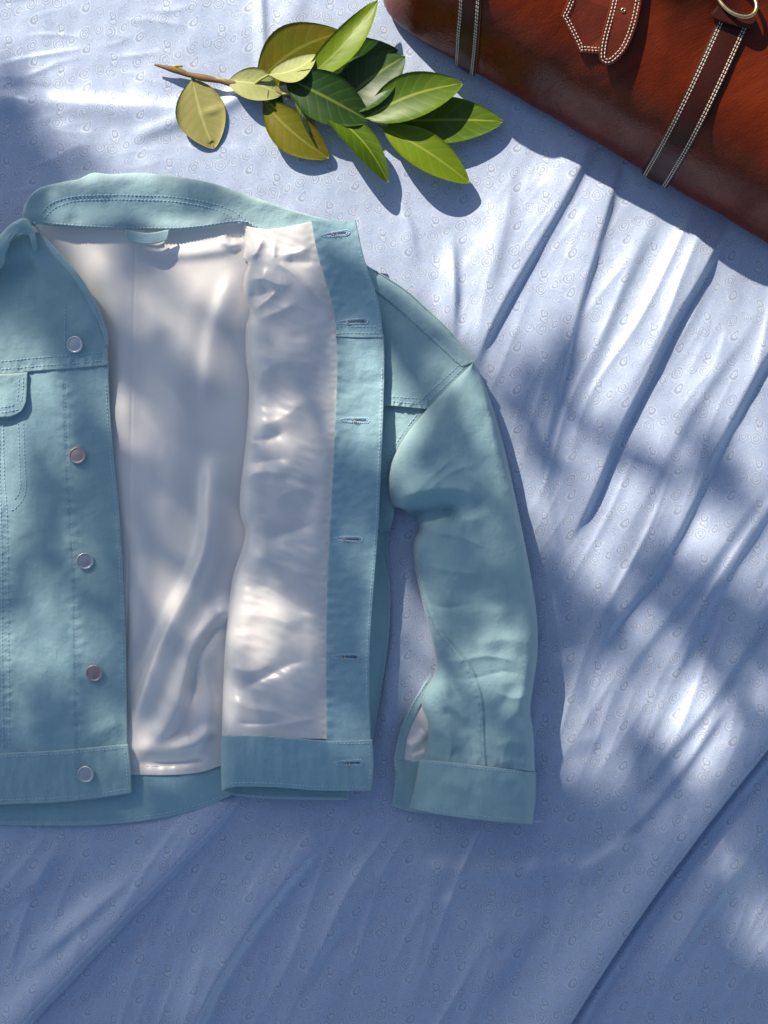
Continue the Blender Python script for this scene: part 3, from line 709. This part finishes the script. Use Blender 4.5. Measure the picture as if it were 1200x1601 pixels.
panel('front_yoke', M_DENIM, JK, [(-170, 400), (-60, 380), (0, 372), (30, 366), (62, 362)], YK_B, [(-170, 400), (-170, 592)], L_EDGE[:5]+[(168.5, 571)],
      lambda x, y: z_lf0(x, y)+2.2+6*sstep(480, 370, y)*sstep(-40, 60, x)-ridge(x, y, [(-20, 420), (20, 430), (60, 410)], 7, 26)+pucker(x, y, [(0, 578), (100, 570), (165, 563)], .7, 9, 7), step=2.0, drop=1.6, thick=2.0)
z_yk = lambda x, y: z_lf0(x, y)+2.2
# folded edge of the front running up to the collar
panel('front_edge_binding', M_DENIM_IN, JK, [(55, 352), (66, 366)], [(166, 540), (169, 541)], [(55, 352), (80, 396), (112, 432), (140, 478), (158, 516), (166, 540)], [(66, 366), (94, 396), (128, 436), (154, 482), (167, 520), (169, 541)],
      lambda x, y: z_lf0(x, y)+4.2+6*sstep(480, 370, y), step=1.6, drop=1.5, thick=1.6)
# waistband
def z_wb(x, y): return z_lf0(x, y)+2.4-6.0*sstep(1165, 1260, y)+.7*pn(x/13, y/40, 3)
panel('front_waistband', M_DENIM, JK, [(-170, 1190), (0, 1178), (100, 1172), (200, 1163)], [(-170, 1268), (0, 1258), (80, 1255), (150, 1248), (205, 1240)], [(-170, 1190), (-170, 1268)], [(200, 1163), (204, 1200), (205, 1240)], z_wb, step=1.8, drop=1.8, r=2.6, thick=2.4)
# pocket flap
def z_flap(x, y): return z_lf0(x, y)+4.0+2.0*sstep(590, 650, y)+.4*pn(x/9, y/9, 3)
fl = spline([(-120, 588), (0, 584), (42, 582), (43, 600), (41, 625), (38, 638), (30, 646), (15, 651), (0, 653), (-120, 656)], 60)
panel('pocket_flap', M_DENIM, JK, [(-120, 590), (0, 585), (43, 582)], [(-120, 657), (0, 653), (20, 650), (33, 643)], [(-120, 590), (-120, 657)], [(43, 582), (42, 610), (40, 630), (33, 643)], z_flap, step=1.6, drop=1.8, r=2.4, thick=2.2)
stitches(JK, [([(-100, 583), (0, 577.5), (50, 573), (100, 569), (164, 563)], z_yk), ([(-100, 571), (0, 565), (50, 560), (100, 556), (163, 550)], z_yk),
              ([(101, 470), (101, 520), (101, 556)], z_yk), ([(101, 596), (104, 720), (116, 900), (120, 1162)], z_lf),
              ([(p[0]-5, p[1]) for p in L_EDGE[5:-1]], z_lf), ([(p[0]-7, p[1]+1) for p in L_EDGE[2:5]], z_yk),
              ([(-100, 1196), (0, 1184), (100, 1178), (195, 1169)], z_wb), ([(-100, 1258), (0, 1251), (80, 1248), (150, 1241), (200, 1234)], z_wb), ([(194, 1174), (198, 1204), (199, 1230)], z_wb),
              ([(36, 588), (35, 612), (32, 634)], z_flap), ([(29, 592), (28, 612), (26, 630)], z_flap), ([(28, 640), (0, 645), (-60, 648)], z_flap), ([(22, 633), (0, 637), (-60, 640)], z_flap),
              ([(4, 662), (6, 740), (10, 800), (12, 900), (13, 1060), (14, 1172)], z_lf), ([(-2, 662), (0, 760), (2, 860), (3, 1000), (4, 1172)], z_lf),
              ([(36, 660), (38, 720), (39, 770), (26, 792), (14, 800)], z_lf), ([(28, 660), (30, 720), (31, 764), (20, 784)], z_lf)], M_THREAD)

# --- collar
C_TOP = [(34, 352), (38, 322), (58, 296), (100, 284), (122, 280), (145, 270), (172, 272), (215, 270), (262, 274), (330, 286), (400, 309), (470, 332), (526, 347)]
C_BOT = [(54, 350), (90, 354), (150, 358), (210, 360), (275, 360), (320, 356), (360, 350), (384, 351), (404, 361), (425, 366), (450, 362), (526, 348)]
def z_col(x, y):
    z = 30+2*pn(x/70, y/30, 4)+.8*pn(x/28, y/22, 6)
    z += ridge(x, y, [(135, 275), (150, 295), (165, 320)], 2.2, 18, 14, .3)+ridge(x, y, [(70, 300), (95, 320), (110, 350)], 4, 18, 14, .3)
    z += ridge(x, y, [(185, 300), (260, 296), (330, 305), (390, 325)], 1.6, 14)-ridge(x, y, [(215, 335), (300, 338), (350, 335)], 2.4, 14)
    z += 9*sstep(75, 30, x)+5*sstep(330, 275, y)
    return z+pucker(x, y, C_BOT, .10, 6, 9)
ST1 = [(60, 338), (80, 318), (110, 308), (150, 305), (190, 305), (260, 307), (320, 315), (360, 328), (385, 345), (400, 357)]
ST2 = [(68, 342), (86, 325), (114, 315), (150, 312), (190, 312), (260, 314), (316, 322), (352, 334), (376, 350)]
panel('collar', M_DENIM, JK, C_TOP, C_BOT, [(34, 352), (44, 354), (54, 350)], [(526, 347), (526.4, 347.5), (526, 348)], lambda x, y: z_col(x, y)+pucker(x, y, ST1, .3, 9, 6)-.3*np.exp(-(cdist(x, y, [(a, b+3.5) for a, b in ST1])[0]/2)**2), step=1.7, drop=2.0, r=3, thick=2.2)
stitches(JK, [(ST1, z_col), (ST2, z_col), ([(58, 346), (90, 350), (150, 354), (210, 356), (275, 356), (320, 352), (360, 346), (386, 347), (406, 357), (426, 361), (450, 357), (510, 346)], z_col)], M_THREAD)
panel('collar_fold', M_DENIM, JK, [(-120, 470), (-60, 415), (0, 366), (14, 352), (34, 341), (46, 346), (56, 372), (60, 396)], [(-120, 500), (-60, 455), (0, 420), (9, 396), (18, 374), (30, 365), (44, 368), (52, 392)],
      [(-120, 470), (-120, 500)], [(60, 396), (52, 392)], lambda x, y: 47+3*pn(x/20, y/20, 4)-10*sstep(370, 400, y)*sstep(40, 55, x)-12*sstep(-20, -120, x), step=1.6, drop=6, r=6, thick=3.0)
# hanger loop and little tag under the collar
panel('hanger_loop', M_DENIM, JK, [(195, 361), (230, 366), (263, 361)], [(200, 377), (230, 382), (259, 377)], [(195, 359), (196, 369), (200, 377)], [(264, 359), (263, 369), (259, 377)], lambda x, y: 32+4*np.exp(-((x-230)/22)**2), step=1.5, drop=1.5, thick=1.8)
link('care_tag', slab_mesh('care_tag', [(222, 379), (246, 381), (257, 377), (257, 387), (246, 389), (226, 386)], 25, 26.0, .4), M_LIN, JK, smooth=False)

# --- buttons and buttonholes
BPROF = [(2.0, -.6), (3.2, 0), (7.1, .4), (7.7, 1.0), (7.8, 2.0), (7.4, 2.7), (6.9, 2.95), (6.5, 2.75), (6.1, 2.55), (5.2, 2.6), (3.0, 2.75), (.6, 2.8)]
for (bx_, by_, zf, tl) in ((117, 539, z_yk, (.22, .10)), (121, 712, z_lf, (.02, -.05)), (133, 877, z_lf, (-.04, .02)), (147, 1052, z_lf, (.03, .06)), (134, 1210, z_wb, (.16, .05))):
    z = zf(np.array([bx_*1.]), np.array([by_*1.]))[0]+.9
    link('button', raw_mesh('button', *lathe(BPROF, W(bx_, by_, z*.001), tilt=tl)), M_COP if by_ in (712, 1052) else M_BUT, JK)
zt = lambda k: (lambda x, y: z_face(x, y)+k)
for (hx, hy, zf, ang, ln_) in ((525, 366, zt(2.4), -8, 19), (552, 503, zt(2.4), -4, 21), (556, 657, zt(1.0), 1, 19), (545, 843, zt(1.0), 1, 19), (541, 1027, zt(1.0), 1, 18), (546, 1193, z_hb, -1, 19)):
    c, s = math.cos(math.radians(ang)), math.sin(math.radians(ang))
    ring = [(hx+c*a*ln_-s*b*4.6, hy+s*a*ln_+c*b*4.6) for a, b in ((-1.25, -.15), (-.6, -.75), (.3, -.85), (.9, -.9), (1.12, 0), (.9, .9), (.3, .85), (-.6, .7), (-1.25, .15))]
    hole = link('buttonhole', stitch_mesh([(ring, zf), ([(hx+(p[0]-hx)*.82, hy+(p[1]-hy)*.72) for p in ring], zf)], length=3.2, gap=.1, r=1.3, rise=.8), M_THREAD, JK)
    sl_ = [(hx+c*a*ln_-s*b*4.6, hy+s*a*ln_+c*b*4.6) for a, b in ((-.55, 0), (-.2, .28), (.2, .15), (.55, .2), (.78, .42), (.95, 0), (.78, -.42), (.5, -.15), (.1, -.3), (-.2, -.1))]
    z0 = zf(np.array([hx*1.]), np.array([hy*1.]))[0]
    link('slit', slab_mesh('slit', sl_, z0-.5, z0+.35, .2), M_DARK, hole, smooth=False)
    V, F = [], []
    for q in range(3):
        a0 = random.uniform(-.6, .1); P = []
        for t in np.linspace(0, 1, 7):
            px = hx+c*a0*ln_+(random.uniform(-.4, .4)+(q-1)*3*t)+4*t*t; py = hy+(9 if hy > 1000 else 4)*t*(1 if q != 1 else -.6)
            P.append(W(px, py, (z0+.8+1.4*math.sin(t*3))*.001))
        v, f = tube_mesh('t', P, .00028, 5); F += [tuple(i+len(V) for i in ff) for ff in f]; V += v
    link('loose_threads', raw_mesh('loose_threads', V, F), M_CREAM, hole, kind='stuff')

# ------------------------------------------------------------------ laurel sprig
LB = thing('laurel_sprig', 'leafy green laurel sprig lying on the cloth between jacket collar and leather bag', 'leaf sprig', (W(480, 150, 0)[0], W(480, 150, 0)[1], 0.0))
ML_DK = leafmat('laurel leaf deep green', (.020, .060, .010), (.034, .085, .010), (.15, .20, .035), .10)
ML_MD = leafmat('laurel leaf mid green', (.075, .150, .008), (.115, .195, .010), (.30, .36, .05), .24)
ML_BR = leafmat('laurel leaf fresh green', (.170, .270, .010), (.200, .290, .012), (.32, .40, .05), .32)
ML_OL = leafmat('laurel leaf turning olive', (.170, .190, .010), (.260, .190, .012), (.30, .30, .05), .30)
ML_UN = leafmat('laurel leaf pale underside', (.38, .42, .15), (.43, .45, .16), (.56, .58, .22), .22, .55)
ML_UT = leafmat('laurel leaf dull tan underside', (.40, .37, .12), (.44, .40, .12), (.54, .52, .20), .20, .55)
M_STEM = plain('laurel stem', (.16, .075, .03), (.24, .14, .05), 240)
M_PET = plain('laurel leaf stalk', (.30, .33, .07), (.38, .36, .10), 200)

def leaf(base, tip, width, zb, zt, arch=4, roll=0, cup=3, bend=0, mats=(None, None), label=None, blunt=1.0, z_mid=None, notch=0):
    b, t = np.array(base, float), np.array(tip, float); ax = t-b; L = np.hypot(*ax); ax /= L; nm = np.array([-ax[1], ax[0]])
    nv, nu = 34, 11
    tv = np.linspace(0, 1, nv); uu = np.linspace(-1, 1, nu)
    pet = .05
    q = np.clip((tv-pet)/(1-pet), 0, 1)
    wp = np.sin(np.pi*q**(.90*blunt))**.74
    wp = np.where(tv < pet, 0, wp)*width/2*.95
    wp = np.maximum(wp, np.where(tv < .96, 1.3, .25))
    T, U = np.meshgrid(tv, uu, indexing='ij'); WP = wp[:, None]*np.ones_like(U)
    ser = 1+.006*np.sin(T*95+U)*(np.abs(U) > .99)
    lat = U*WP*ser; along = T*L
    if notch: along = along-notch*np.exp(-(U/.35)**2)*(T > .93)
    bow = bend*np.sin(np.pi*T)
    wob = 1.2*pn(T*3+base[0], U*1.3+base[1], 4)
    PX = b[0]+ax[0]*along+nm[0]*(lat+bow); PY = b[1]+ax[1]*along+nm[1]*(lat+bow)
    Z = .46*(zb+(zt-zb)*T)+.6*arch*np.sin(np.pi*T)+roll*U*WP/(width/2)+cup*(U**2)*WP/(width/2)*1.0+wob*(np.abs(U)*.8+.2)-1.0*np.exp(-(U/.12)**2)*0
    Z = np.maximum(Z, cloth_z(PX, PY)+.8)
    V = np.stack(W(PX, PY, Z*.001), -1).reshape(-1, 3); Vb = V-np.array([0, 0, .00045])
    n = nv*nu; idx = np.arange(n).reshape(nv, nu)
    F, MI = [], []
    A = np.stack([idx[:-1, :-1], idx[:-1, 1:], idx[1:, 1:], idx[1:, :-1]], -1).reshape(-1, 4)
    p = V[A[0]]; up = np.cross(p[1]-p[0], p[2]-p[0])[2] > 0
    top = A if up else A[:, ::-1]
    F += [tuple(f) for f in top]+[tuple(f[::-1]+n) for f in top]; MI += [0]*len(A)+[1]*len(A)
    rim = list(idx[:, 0])+list(idx[-1, 1:])+list(idx[::-1, -1][1:])+list(idx[0, ::-1][1:-1])
    for i in range(len(rim)):
        a, c = rim[i], rim[(i+1) % len(rim)]
        F.append((a, c, c+n, a+n) if not up else (c, a, a+n, c+n)); MI.append(1)
    me = raw_mesh('leaf', np.vstack([V, Vb]), F)
    for m in mats: me.materials.append(m)
    me.polygons.foreach_set('material_index', MI)
    uvl = me.uv_layers.new(name='leaf'); li = np.zeros(len(me.loops), np.int32); me.loops.foreach_get('vertex_index', li); li %= n
    uvl.data.foreach_set('uv', np.stack([U.ravel()[li], T.ravel()[li]], 1).ravel())
    return link('leaf', me, None, LB, label=label)

UP = lambda m: (m, ML_UN)
leaf((300, 119), (334, 233), 82, 15, 5, 2, 3, 2, 4, (ML_UT, ML_DK), 'dull tan underside of a turned leaf', notch=8)
leaf((352, 127), (440, 148), 54, 22, 26, 4, 2, 4, -7, (ML_UN, ML_DK), 'pale underside of a small turned leaf')
leaf((398, 134), (535, 50), 92, 24, 14, 6, -6, 1, -14, UP(ML_OL), 'olive yellow turning leaf')
leaf((470, 130), (590, 0), 50, 34, 58, 12, 4, 5, 8, UP(ML_BR))
leaf((418, 117), (495, 86), 40, 40, 44, 2, 8, 4, 8, (ML_UN, ML_BR), 'pale underside of a curled leaf')
leaf((470, 132), (622, 78), 78, 18, 12, 5, -3, 1, -10, UP(ML_DK))
leaf((520, 176), (633, 88), 84, 22, 34, 10, 6, 4, -6, UP(ML_DK))
leaf((440, 118), (578, 190), 84, 36, 40, 12, -4, 5, -2, UP(ML_DK))
leaf((565, 188), (724, 130), 76, 40, 52, 10, 3, 6, -10, UP(ML_MD))
leaf((596, 192), (787, 190), 78, 24, 22, 5, 3, 1, -4, UP(ML_MD))
leaf((592, 196), (734, 286), 62, 36, 34, 10, 4, 5, -6, UP(ML_BR))
leaf((500, 168), (607, 286), 46, 34, 32, 10, 10, 9, -14, UP(ML_MD))
leaf((408, 156), (514, 248), 68, 16, 18, 8, -3, 5, 6, UP(ML_OL))
leaf((458, 148), (484, 212), 26, 34, 30, 6, 8, 4, -9, (ML_UN, ML_BR), 'pale underside of a narrow curled leaf')
leaf((425, 130), (440, 175), 24, 22, 16, 2, 4, 3, 3, UP(ML_MD))
sp = spline([(241, 101), (268, 108), (300, 118), (330, 124), (360, 130), (400, 139), (440, 146), (480, 157), (530, 172), (600, 192)], step=6)
zz = np.interp(sp[:, 0], [240, 300, 400, 500, 600], [8, 8, 10, 12, 14])
V, F = tube_mesh('stem', np.stack(W(sp[:, 0]+.8*pn(sp[:, 0]/15, 0*sp[:, 0], 2), sp[:, 1]+.8*pn(sp[:, 0]/13, 0*sp[:, 0]+5, 3), zz*.001), 1), np.interp(sp[:, 0], [240, 262, 300, 400, 600], [.0010, .0026, .0030, .0026, .0014])*(1+.15*np.sin(sp[:, 0]/7)), 9)
ST = link('stem', raw_mesh('stem', V, F), M_STEM, LB)
for (a, b_, za, zb_) in (((292, 112), (301, 124), 16, 16), ((330, 124), (356, 128), 17, 22), ((392, 137), (420, 117), 21, 40), ((440, 147), (462, 150), 24, 34), ((470, 155), (500, 170), 27, 34), ((268, 106), (285, 104), 15, 19)):
    P = spline([(a[0], a[1], za), ((a[0]+b_[0])/2, (a[1]+b_[1])/2-2, (za+zb_)/2+2), (b_[0], b_[1], zb_)], 7)
    V, F = tube_mesh('twig', np.stack(W(P[:, 0], P[:, 1], P[:, 2]*.00047), 1), np.linspace(.0016, .0012, 7), 7)
    link('leaf_stalk', raw_mesh('leaf_stalk', V, F), M_PET, LB)

# ------------------------------------------------------------------ leather bag
# local frame: u along the near long edge, s into the bag
O = np.array(W(577, 13, 0.02)[:2]); DU = np.array([.864, -.503]); DS = np.array([.503, .864])
BAGL = .50
PROF = spline([(26, 1), (10, 4), (1, 12), (0, 20), (9, 50), (21, 80), (40, 103), (68, 117), (108, 123), (170, 126), (240, 122), (300, 110), (330, 74), (338, 30), (325, 4), (300, 1)], 120)
BAG = thing('leather_bag', 'glossy tan brown leather bag with stitched dark straps lying on the cloth', 'bag', (O[0]+DU[0]*.25+DS[0]*.16, O[1]+DU[1]*.25+DS[1]*.16, 0.0))
TOPI = np.argmin(np.abs(PROF[:, 0]-150)*(1+9*(PROF[:, 1] < 90)))
def prof_z(s):   # top-side height for s in mm
    i = np.argmin(PROF[:40, 0]); j = len(PROF)//2+8
    return np.interp(s, PROF[i:j, 0], PROF[i:j, 1])
def bag_pt(u, s, z):
    return O[0]+DU[0]*u*.001+DS[0]*s*.001, O[1]+DU[1]*u*.001+DS[1]*s*.001, z*.001
def endf(u): 
    a = np.clip(np.minimum(u, BAGL*1000-u)/55, 0, 1); return np.sqrt(np.clip(1-(1-a)**2.4, 0, 1))
def dent(u, s, z):
    """slack in the lower edge and soft waves in the leather"""
    low = np.exp(-((s-8)/22)**2)
    return low*(1.1*pn(u/40, z/40, 3)+.5*pn(u/17, z/26, 4)), 1.4*pn(u/60, s/50, 6)+.5*pn(u/18, s/26, 7)
uu = np.unique(np.r_[np.linspace(0, 60, 18)**2/60, np.linspace(60, BAGL*1000-60, 150), BAGL*1000-np.linspace(0, 60, 18)**2/60])
Ug, Ig = np.meshgrid(uu, np.arange(len(PROF)), indexing='ij')
Sg = PROF[Ig, 0]; Zg = PROF[Ig, 1]; e = endf(Ug)
ds, dz = dent(Ug, Sg, Zg)
Sc = 165+(Sg-165)*(.80+.20*e)+ds; Zc = Zg*(.12+.88*e)+dz*e*(Zg > 60)
Zc[:, -1] = Zc[:, 0]
BX = grid_mesh('body', *bag_pt(Ug, Sc, np.maximum(Zc, .3)))
BODY = link('body', BX, M_BAG, BAG)
def px_to_us(px, py):
    z = 100.
    for _ in range(30):
        x, y, _z = W(px, py, z*.001); r = np.array([x, y])-O; u, s = r@DU*1000, r@DS*1000
        z = .5*z+.5*prof_z(max(s, 0))
    return u, s, z
def strap(px0, px1, width, dashes):
    """a belt glued along the bag's own section, from the top down under the near edge"""
    u0, s0, _ = px_to_us(*px0); u1, s1, _ = px_to_us(*px1); k = (u0-u1)/(s0-s1)
    i1 = np.argmin(np.abs(PROF[:, 0]-s0)+np.where(np.arange(len(PROF)) > 70, 1e3, 0)+np.where(np.arange(len(PROF)) < 12, 1e3, 0))
    Pp = PROF[3:i1+1]; tg = np.gradient(Pp, axis=0); tg /= np.hypot(tg[:, 0], tg[:, 1])[:, None]; nr = np.stack([-tg[:, 1], tg[:, 0]], 1)
    def at(i, w, h):
        u = u1+k*(Pp[i, 0]-s1)+w; ds_, dz_ = dent(u, Pp[i, 0], Pp[i, 1])
        return bag_pt(u, Pp[i, 0]+nr[i, 0]*h+ds_, Pp[i, 1]+nr[i, 1]*h+dz_*(Pp[i, 1] > 60))
    cr = [(-1, .2), (-1, 2.4), (-.96, 3.0), (-.86, 3.2), (0, 3.5), (.86, 3.2), (.96, 3.0), (1, 2.4), (1, .2)]
    V = [at(i, w*width/2, h+.6) for i in range(len(Pp)) for w, h in cr]; m = len(cr)
    F = [(i*m+j, i*m+j+1, (i+1)*m+j+1, (i+1)*m+j) for i in range(len(Pp)-1) for j in range(m-1)]
    F += [tuple(range(m)), tuple((len(Pp)-1)*m+j for j in reversed(range(m)))]
    o = link('strap', raw_mesh('strap', V, F), M_STRAP, BAG)
    bm = bmesh.new(); bm.from_mesh(o.data); bmesh.ops.recalc_face_normals(bm, faces=bm.faces); bm.to_mesh(o.data); bm.free()
    V, F = [], []; arc = np.r_[0, np.cumsum(np.hypot(*np.diff(Pp, axis=0).T))]
    for w in (-.84, -.68, .68, .84):
        for a in np.arange(4, arc[-1]-3, 3.3):
            ids = [np.interp(a+d, arc, np.arange(len(Pp))) for d in (-1.15, 1.15)]
            pts = []
            for f in ids:
                i = int(f); i2 = min(i+1, len(Pp)-1); fr = f-i
                for dw in (-.48, .48):
                    for h in (4.3,):
                        p0 = np.array(at(i, w*width/2+dw, h)); p1 = np.array(at(i2, w*width/2+dw, h)); pts.append(p0*(1-fr)+p1*fr)
            b = len(V); ctr = sum(pts)/4+np.array([0, 0, .0004]); V += pts+[ctr]
            F += [(b, b+1, b+4), (b+1, b+3, b+4), (b+3, b+2, b+4), (b+2, b, b+4)]
    st = link('stitching', raw_mesh('stitching', V, F), M_CREAM, o, kind='stuff')
    for sgn in (-1, 1):
        V = [at(i, sgn*(width/2+.15), h) for i in range(len(Pp)) for h in (1.0, 2.9)]
        F = [(i*2, i*2+1, i*2+3, i*2+2) for i in range(len(Pp)-1)]
        link('cut_edge', raw_mesh('cut_edge', V, F), M_CUT, o)
    return o, at, len(Pp)-1
s1_, at1, n1 = strap((1150, 28), (1062, 215), 27, 1)
s2_, at2, n2 = strap((737, -40), (732, 60), 22, 1)

def bag_top(k):
    def f(x, y):
        return np.array([px_to_us(a, b)[2]+k for a, b in zip(np.ravel(x), np.ravel(y))])
    return f
def inset_path(out, d):
    P = np.asarray(out, float); t = np.roll(P, -1, 0)-np.roll(P, 1, 0); t /= np.hypot(t[:, 0], t[:, 1])[:, None]
    nn = np.stack([t[:, 1], -t[:, 0]], 1); c = P.mean(0)
    if np.sum(nn*(c-P)) < 0: nn = -nn
    return P+nn*d
def tongue(name, out, k, mat, rows):
    o = link(name, slab_mesh(name, out, bag_top(k), bag_top(k+3.2), 1.3), mat, BAG, smooth=False)
    z = bag_top(k+3.3)
    stitch_rows = [([tuple(p) for p in inset_path(out, d)], z) for d in rows]
    link('stitching', stitch_mesh(stitch_rows, length=4.0, gap=1.6, r=.95, rise=.5), M_CREAM, o, kind='stuff')
    return o
pent = spline([(912, -60), (893, -15), (876, 25)], 8).tolist()+spline([(876, 25), (892, 56), (905, 82)], 8).tolist()[1:]+spline([(905, 82), (930, 84), (958, 85)], 7).tolist()[1:]+spline([(958, 85), (980, 20), (1000, -60)], 8).tolist()[1:]
tongue('flap_tongue', pent, .5, M_TONGUE, (5, 9.5))
arcp = [(966, -60), (952, 10), (940, 55), (936, 78), (936, 92), (942, 100), (951, 102), (962, 97), (978, 80), (990, 55), (1000, 20), (1014, -60)]
tg = tongue('closing_strap', spline(arcp, 44).tolist(), 5.5, M_TONGUE, (4.5, 9.5))
hz = px_to_us(973, 16)[2]+8.8
V, F = lathe([(.9, .1), (1.0, .9), (2.0, .9), (2.2, .1)], W(974, 16, hz*.001), 16)
link('strap_hole', raw_mesh('strap_hole', V, F[:-1]), M_BRASS, tg)
# keeper loop and metal ring at the end of the right strap
z0 = px_to_us(1135, 30)[2]
kp = [(1122, 8), (1179, 26), (1171, 45), (1114, 27)]
link('strap_keeper', slab_mesh('strap_keeper', spline(kp+[kp[0]], 40)[:-1].tolist(), z0+4, z0+11, 2.0), M_STRAP, BAG, smooth=False)
P = []
for a in np.linspace(0, 2*math.pi, 48):
    P.append(W(1151+31*math.cos(a)*1.0+4*math.sin(a), -2+27*math.sin(a)+9*math.cos(a), (z0+12+5*math.sin(a+.5))*.001))
V, F = tube_mesh('ring', P, .0019, 10)
link('ring', raw_mesh('ring', V, F[:-2]), M_BRASS, BAG)

# ------------------------------------------------------------------ overhanging bough whose leaves dapple the sunlight
def blob(x, y, cx, cy, rx, ry, rot=0):
    c, s = math.cos(math.radians(rot)), math.sin(math.radians(rot)); dx, dy = x-cx, y-cy
    return math.exp(-(((dx*c+dy*s)/rx)**2+((-dx*s+dy*c)/ry)**2)**1.5)
def shade(x, y):
    """how closely the leaves stand where their shadow would reach pixel x,y"""
    d = 0.95/(1+math.exp(-(y-(1210 if x > 620 else 1170))/100))
    for a in ((20, 300, 95, 80, 0, .9), (-60, 220, 90, 100, 0, .9), (70, 450, 110, 70, 20, 1.0), (150, 560, 70, 80, 0, .5), (120, 740, 80, 80, 0, .20), (110, 900, 90, 80, 0, .10),
              (280, 500, 110, 130, 0, .32), (310, 700, 80, 140, 0, .28), (230, 760, 60, 80, 0, .3), (400, 520, 60, 45, 0, .4), (545, 470, 40, 60, 0, .4), (560, 800, 60, 160, 0, .3), (420, 820, 70, 50, 0, .3),
              (650, 560, 90, 60, 40, .4), (690, 820, 110, 110, 0, .4), (850, 515, 60, 24, -60, .4), (870, 680, 50, 35, 0, .45), (850, 850, 60, 90, 0, .15), (960, 700, 45, 26, 0, .45), (1085, 715, 80, 28, -35, .55), (1190, 680, 40, 100, 20, .5),
              (1000, 890, 110, 40, 20, .45), (1180, 960, 80, 60, 0, .6), (1180, 1230, 110, 90, 0, .8), (1190, 220, 70, 45, -20, .9), (450, 560, 90, 140, 0, .42), (450, 850, 90, 200, 0, .36), (250, 960, 80, 130, 0, .3), (250, 420, 120, 50, 0, .3), (760, 760, 70, 120, 0, .35), (770, 930, 70, 80, 0, .5), (430, 640, 60, 60, 0, .3), (60, 760, 60, 60, 0, .25)):
        d += a[5]*blob(x, y, *a[:5])
    for a in ((20, 545, 55, 32, 0, 1.5), (20, 615, 40, 30, 0, .8), (1155, 1440, 85, 75, -30, 1.5), (960, 1090, 110, 60, -20, .9), (1010, 590, 60, 80, 20, .5), (60, 780, 50, 40, 0, .3),
              (810, 990, 40, 60, 0, .25), (800, 1150, 40, 60, 0, .4), (240, 900, 40, 50, 0, .4), (335, 830, 26, 60, 0, .4), (260, 420, 50, 40, 0, .4), (450, 380, 80, 40, 0, .8), (1060, 1270, 60, 60, 0, .5), (110, 1330, 80, 40, 0, .35), (240, 1230, 60, 40, 0, .6), (450, 1010, 60, 70, 0, .5)):
        d -= a[5]*blob(x, y, *a[:5])
    return max(0.0, min(1.0, d))
M_CAN = leafmat('tree leaf', (.05, .11, .02), (.07, .14, .02), (.12, .2, .04), .25)
BR = thing('tree_branch', 'leafy tree bough overhanging the cloth and dappling the sunlight', 'tree branch', tuple(Vector(((600-600)*S, 0, 0))+TO_SUN*3.8))
tw_top = Vector((-.3, -.2, 0))
rnd = random.Random(5); LV, LF, anchors = [], [], []
a_ = TO_SUN.cross(Vector((0, 0, 1))).normalized(); b_ = TO_SUN.cross(a_).normalized()
N_LEAF = 5200
for k in range(N_LEAF):
    x = rnd.uniform(-500, 1700); y = rnd.uniform(-300, 2300)
    edge = max(0, -x/500, (x-1200)/500, (y-1601)/700)
    d = shade(min(max(x, 0), 1200), min(y, 1601))
    if rnd.random() > d*(1-.5*edge): continue
    t = rnd.uniform(3.3, 4.3)
    c = Vector(W(x, y, .02))+TO_SUN*t
    L = rnd.uniform(.030, .052); w = L*rnd.uniform(.24, .32)
    th = rnd.uniform(0, 6.28); ax = (a_*math.cos(th)+b_*math.sin(th)+TO_SUN*rnd.uniform(-.5, .5)).normalized()
    sd_ = ax.cross((TO_SUN+Vector((rnd.uniform(-.5, .5), rnd.uniform(-.5, .5), rnd.uniform(-.3, .3)))).normalized()).normalized(); up = ax.cross(sd_)
    b0 = len(LV)
    for f, g, h in ((-.5, 0, 0), (-.2, -.8, .08), (.2, -.75, .08), (.55, 0, -.1), (.2, .75, .08), (-.2, .8, .08), (0, 0, 0)):
        LV.append(c+ax*L*f*1.7+sd_*w*g*1.5+up*L*h)
    LF += [(b0+6, b0+i, b0+(i+1) % 6) for i in range(6)]
    if k % 22 == 0: anchors.append((c, t))
cr_ = raw_mesh('foliage', LV, LF); cr_.uv_layers.new(name='leaf')
link('foliage', cr_, M_CAN, BR, smooth=False, kind='stuff')
M_BARK = plain('bark', (.09, .06, .04), (.16, .12, .08), 40, .9)
V, F = [], []
mid = sum((c for c, t in anchors), Vector())/len(anchors)
root = mid+Vector((-1.5, 1.0, .5))
mb = [root.lerp(mid, f)+Vector((0, 0, .12*math.sin(f*3))) for f in np.linspace(0, 1.25, 16)]
v, f = tube_mesh('b', [tuple(p) for p in mb], np.linspace(.035, .008, 16), 9); V += v; F += f
for c, t in anchors:
    st = min(mb[5:], key=lambda p: (p-c).length)
    P = [tuple(st.lerp(c, q)+Vector((0, 0, .05*math.sin(q*3.1)))) for q in np.linspace(0, 1, 7)]
    v, f = tube_mesh('t', P, np.linspace(.0055, .0015, 7), 5); F += [tuple(i+len(V) for i in ff) for ff in f]; V += v
link('bough', raw_mesh('bough', V, F), M_BARK, BR)
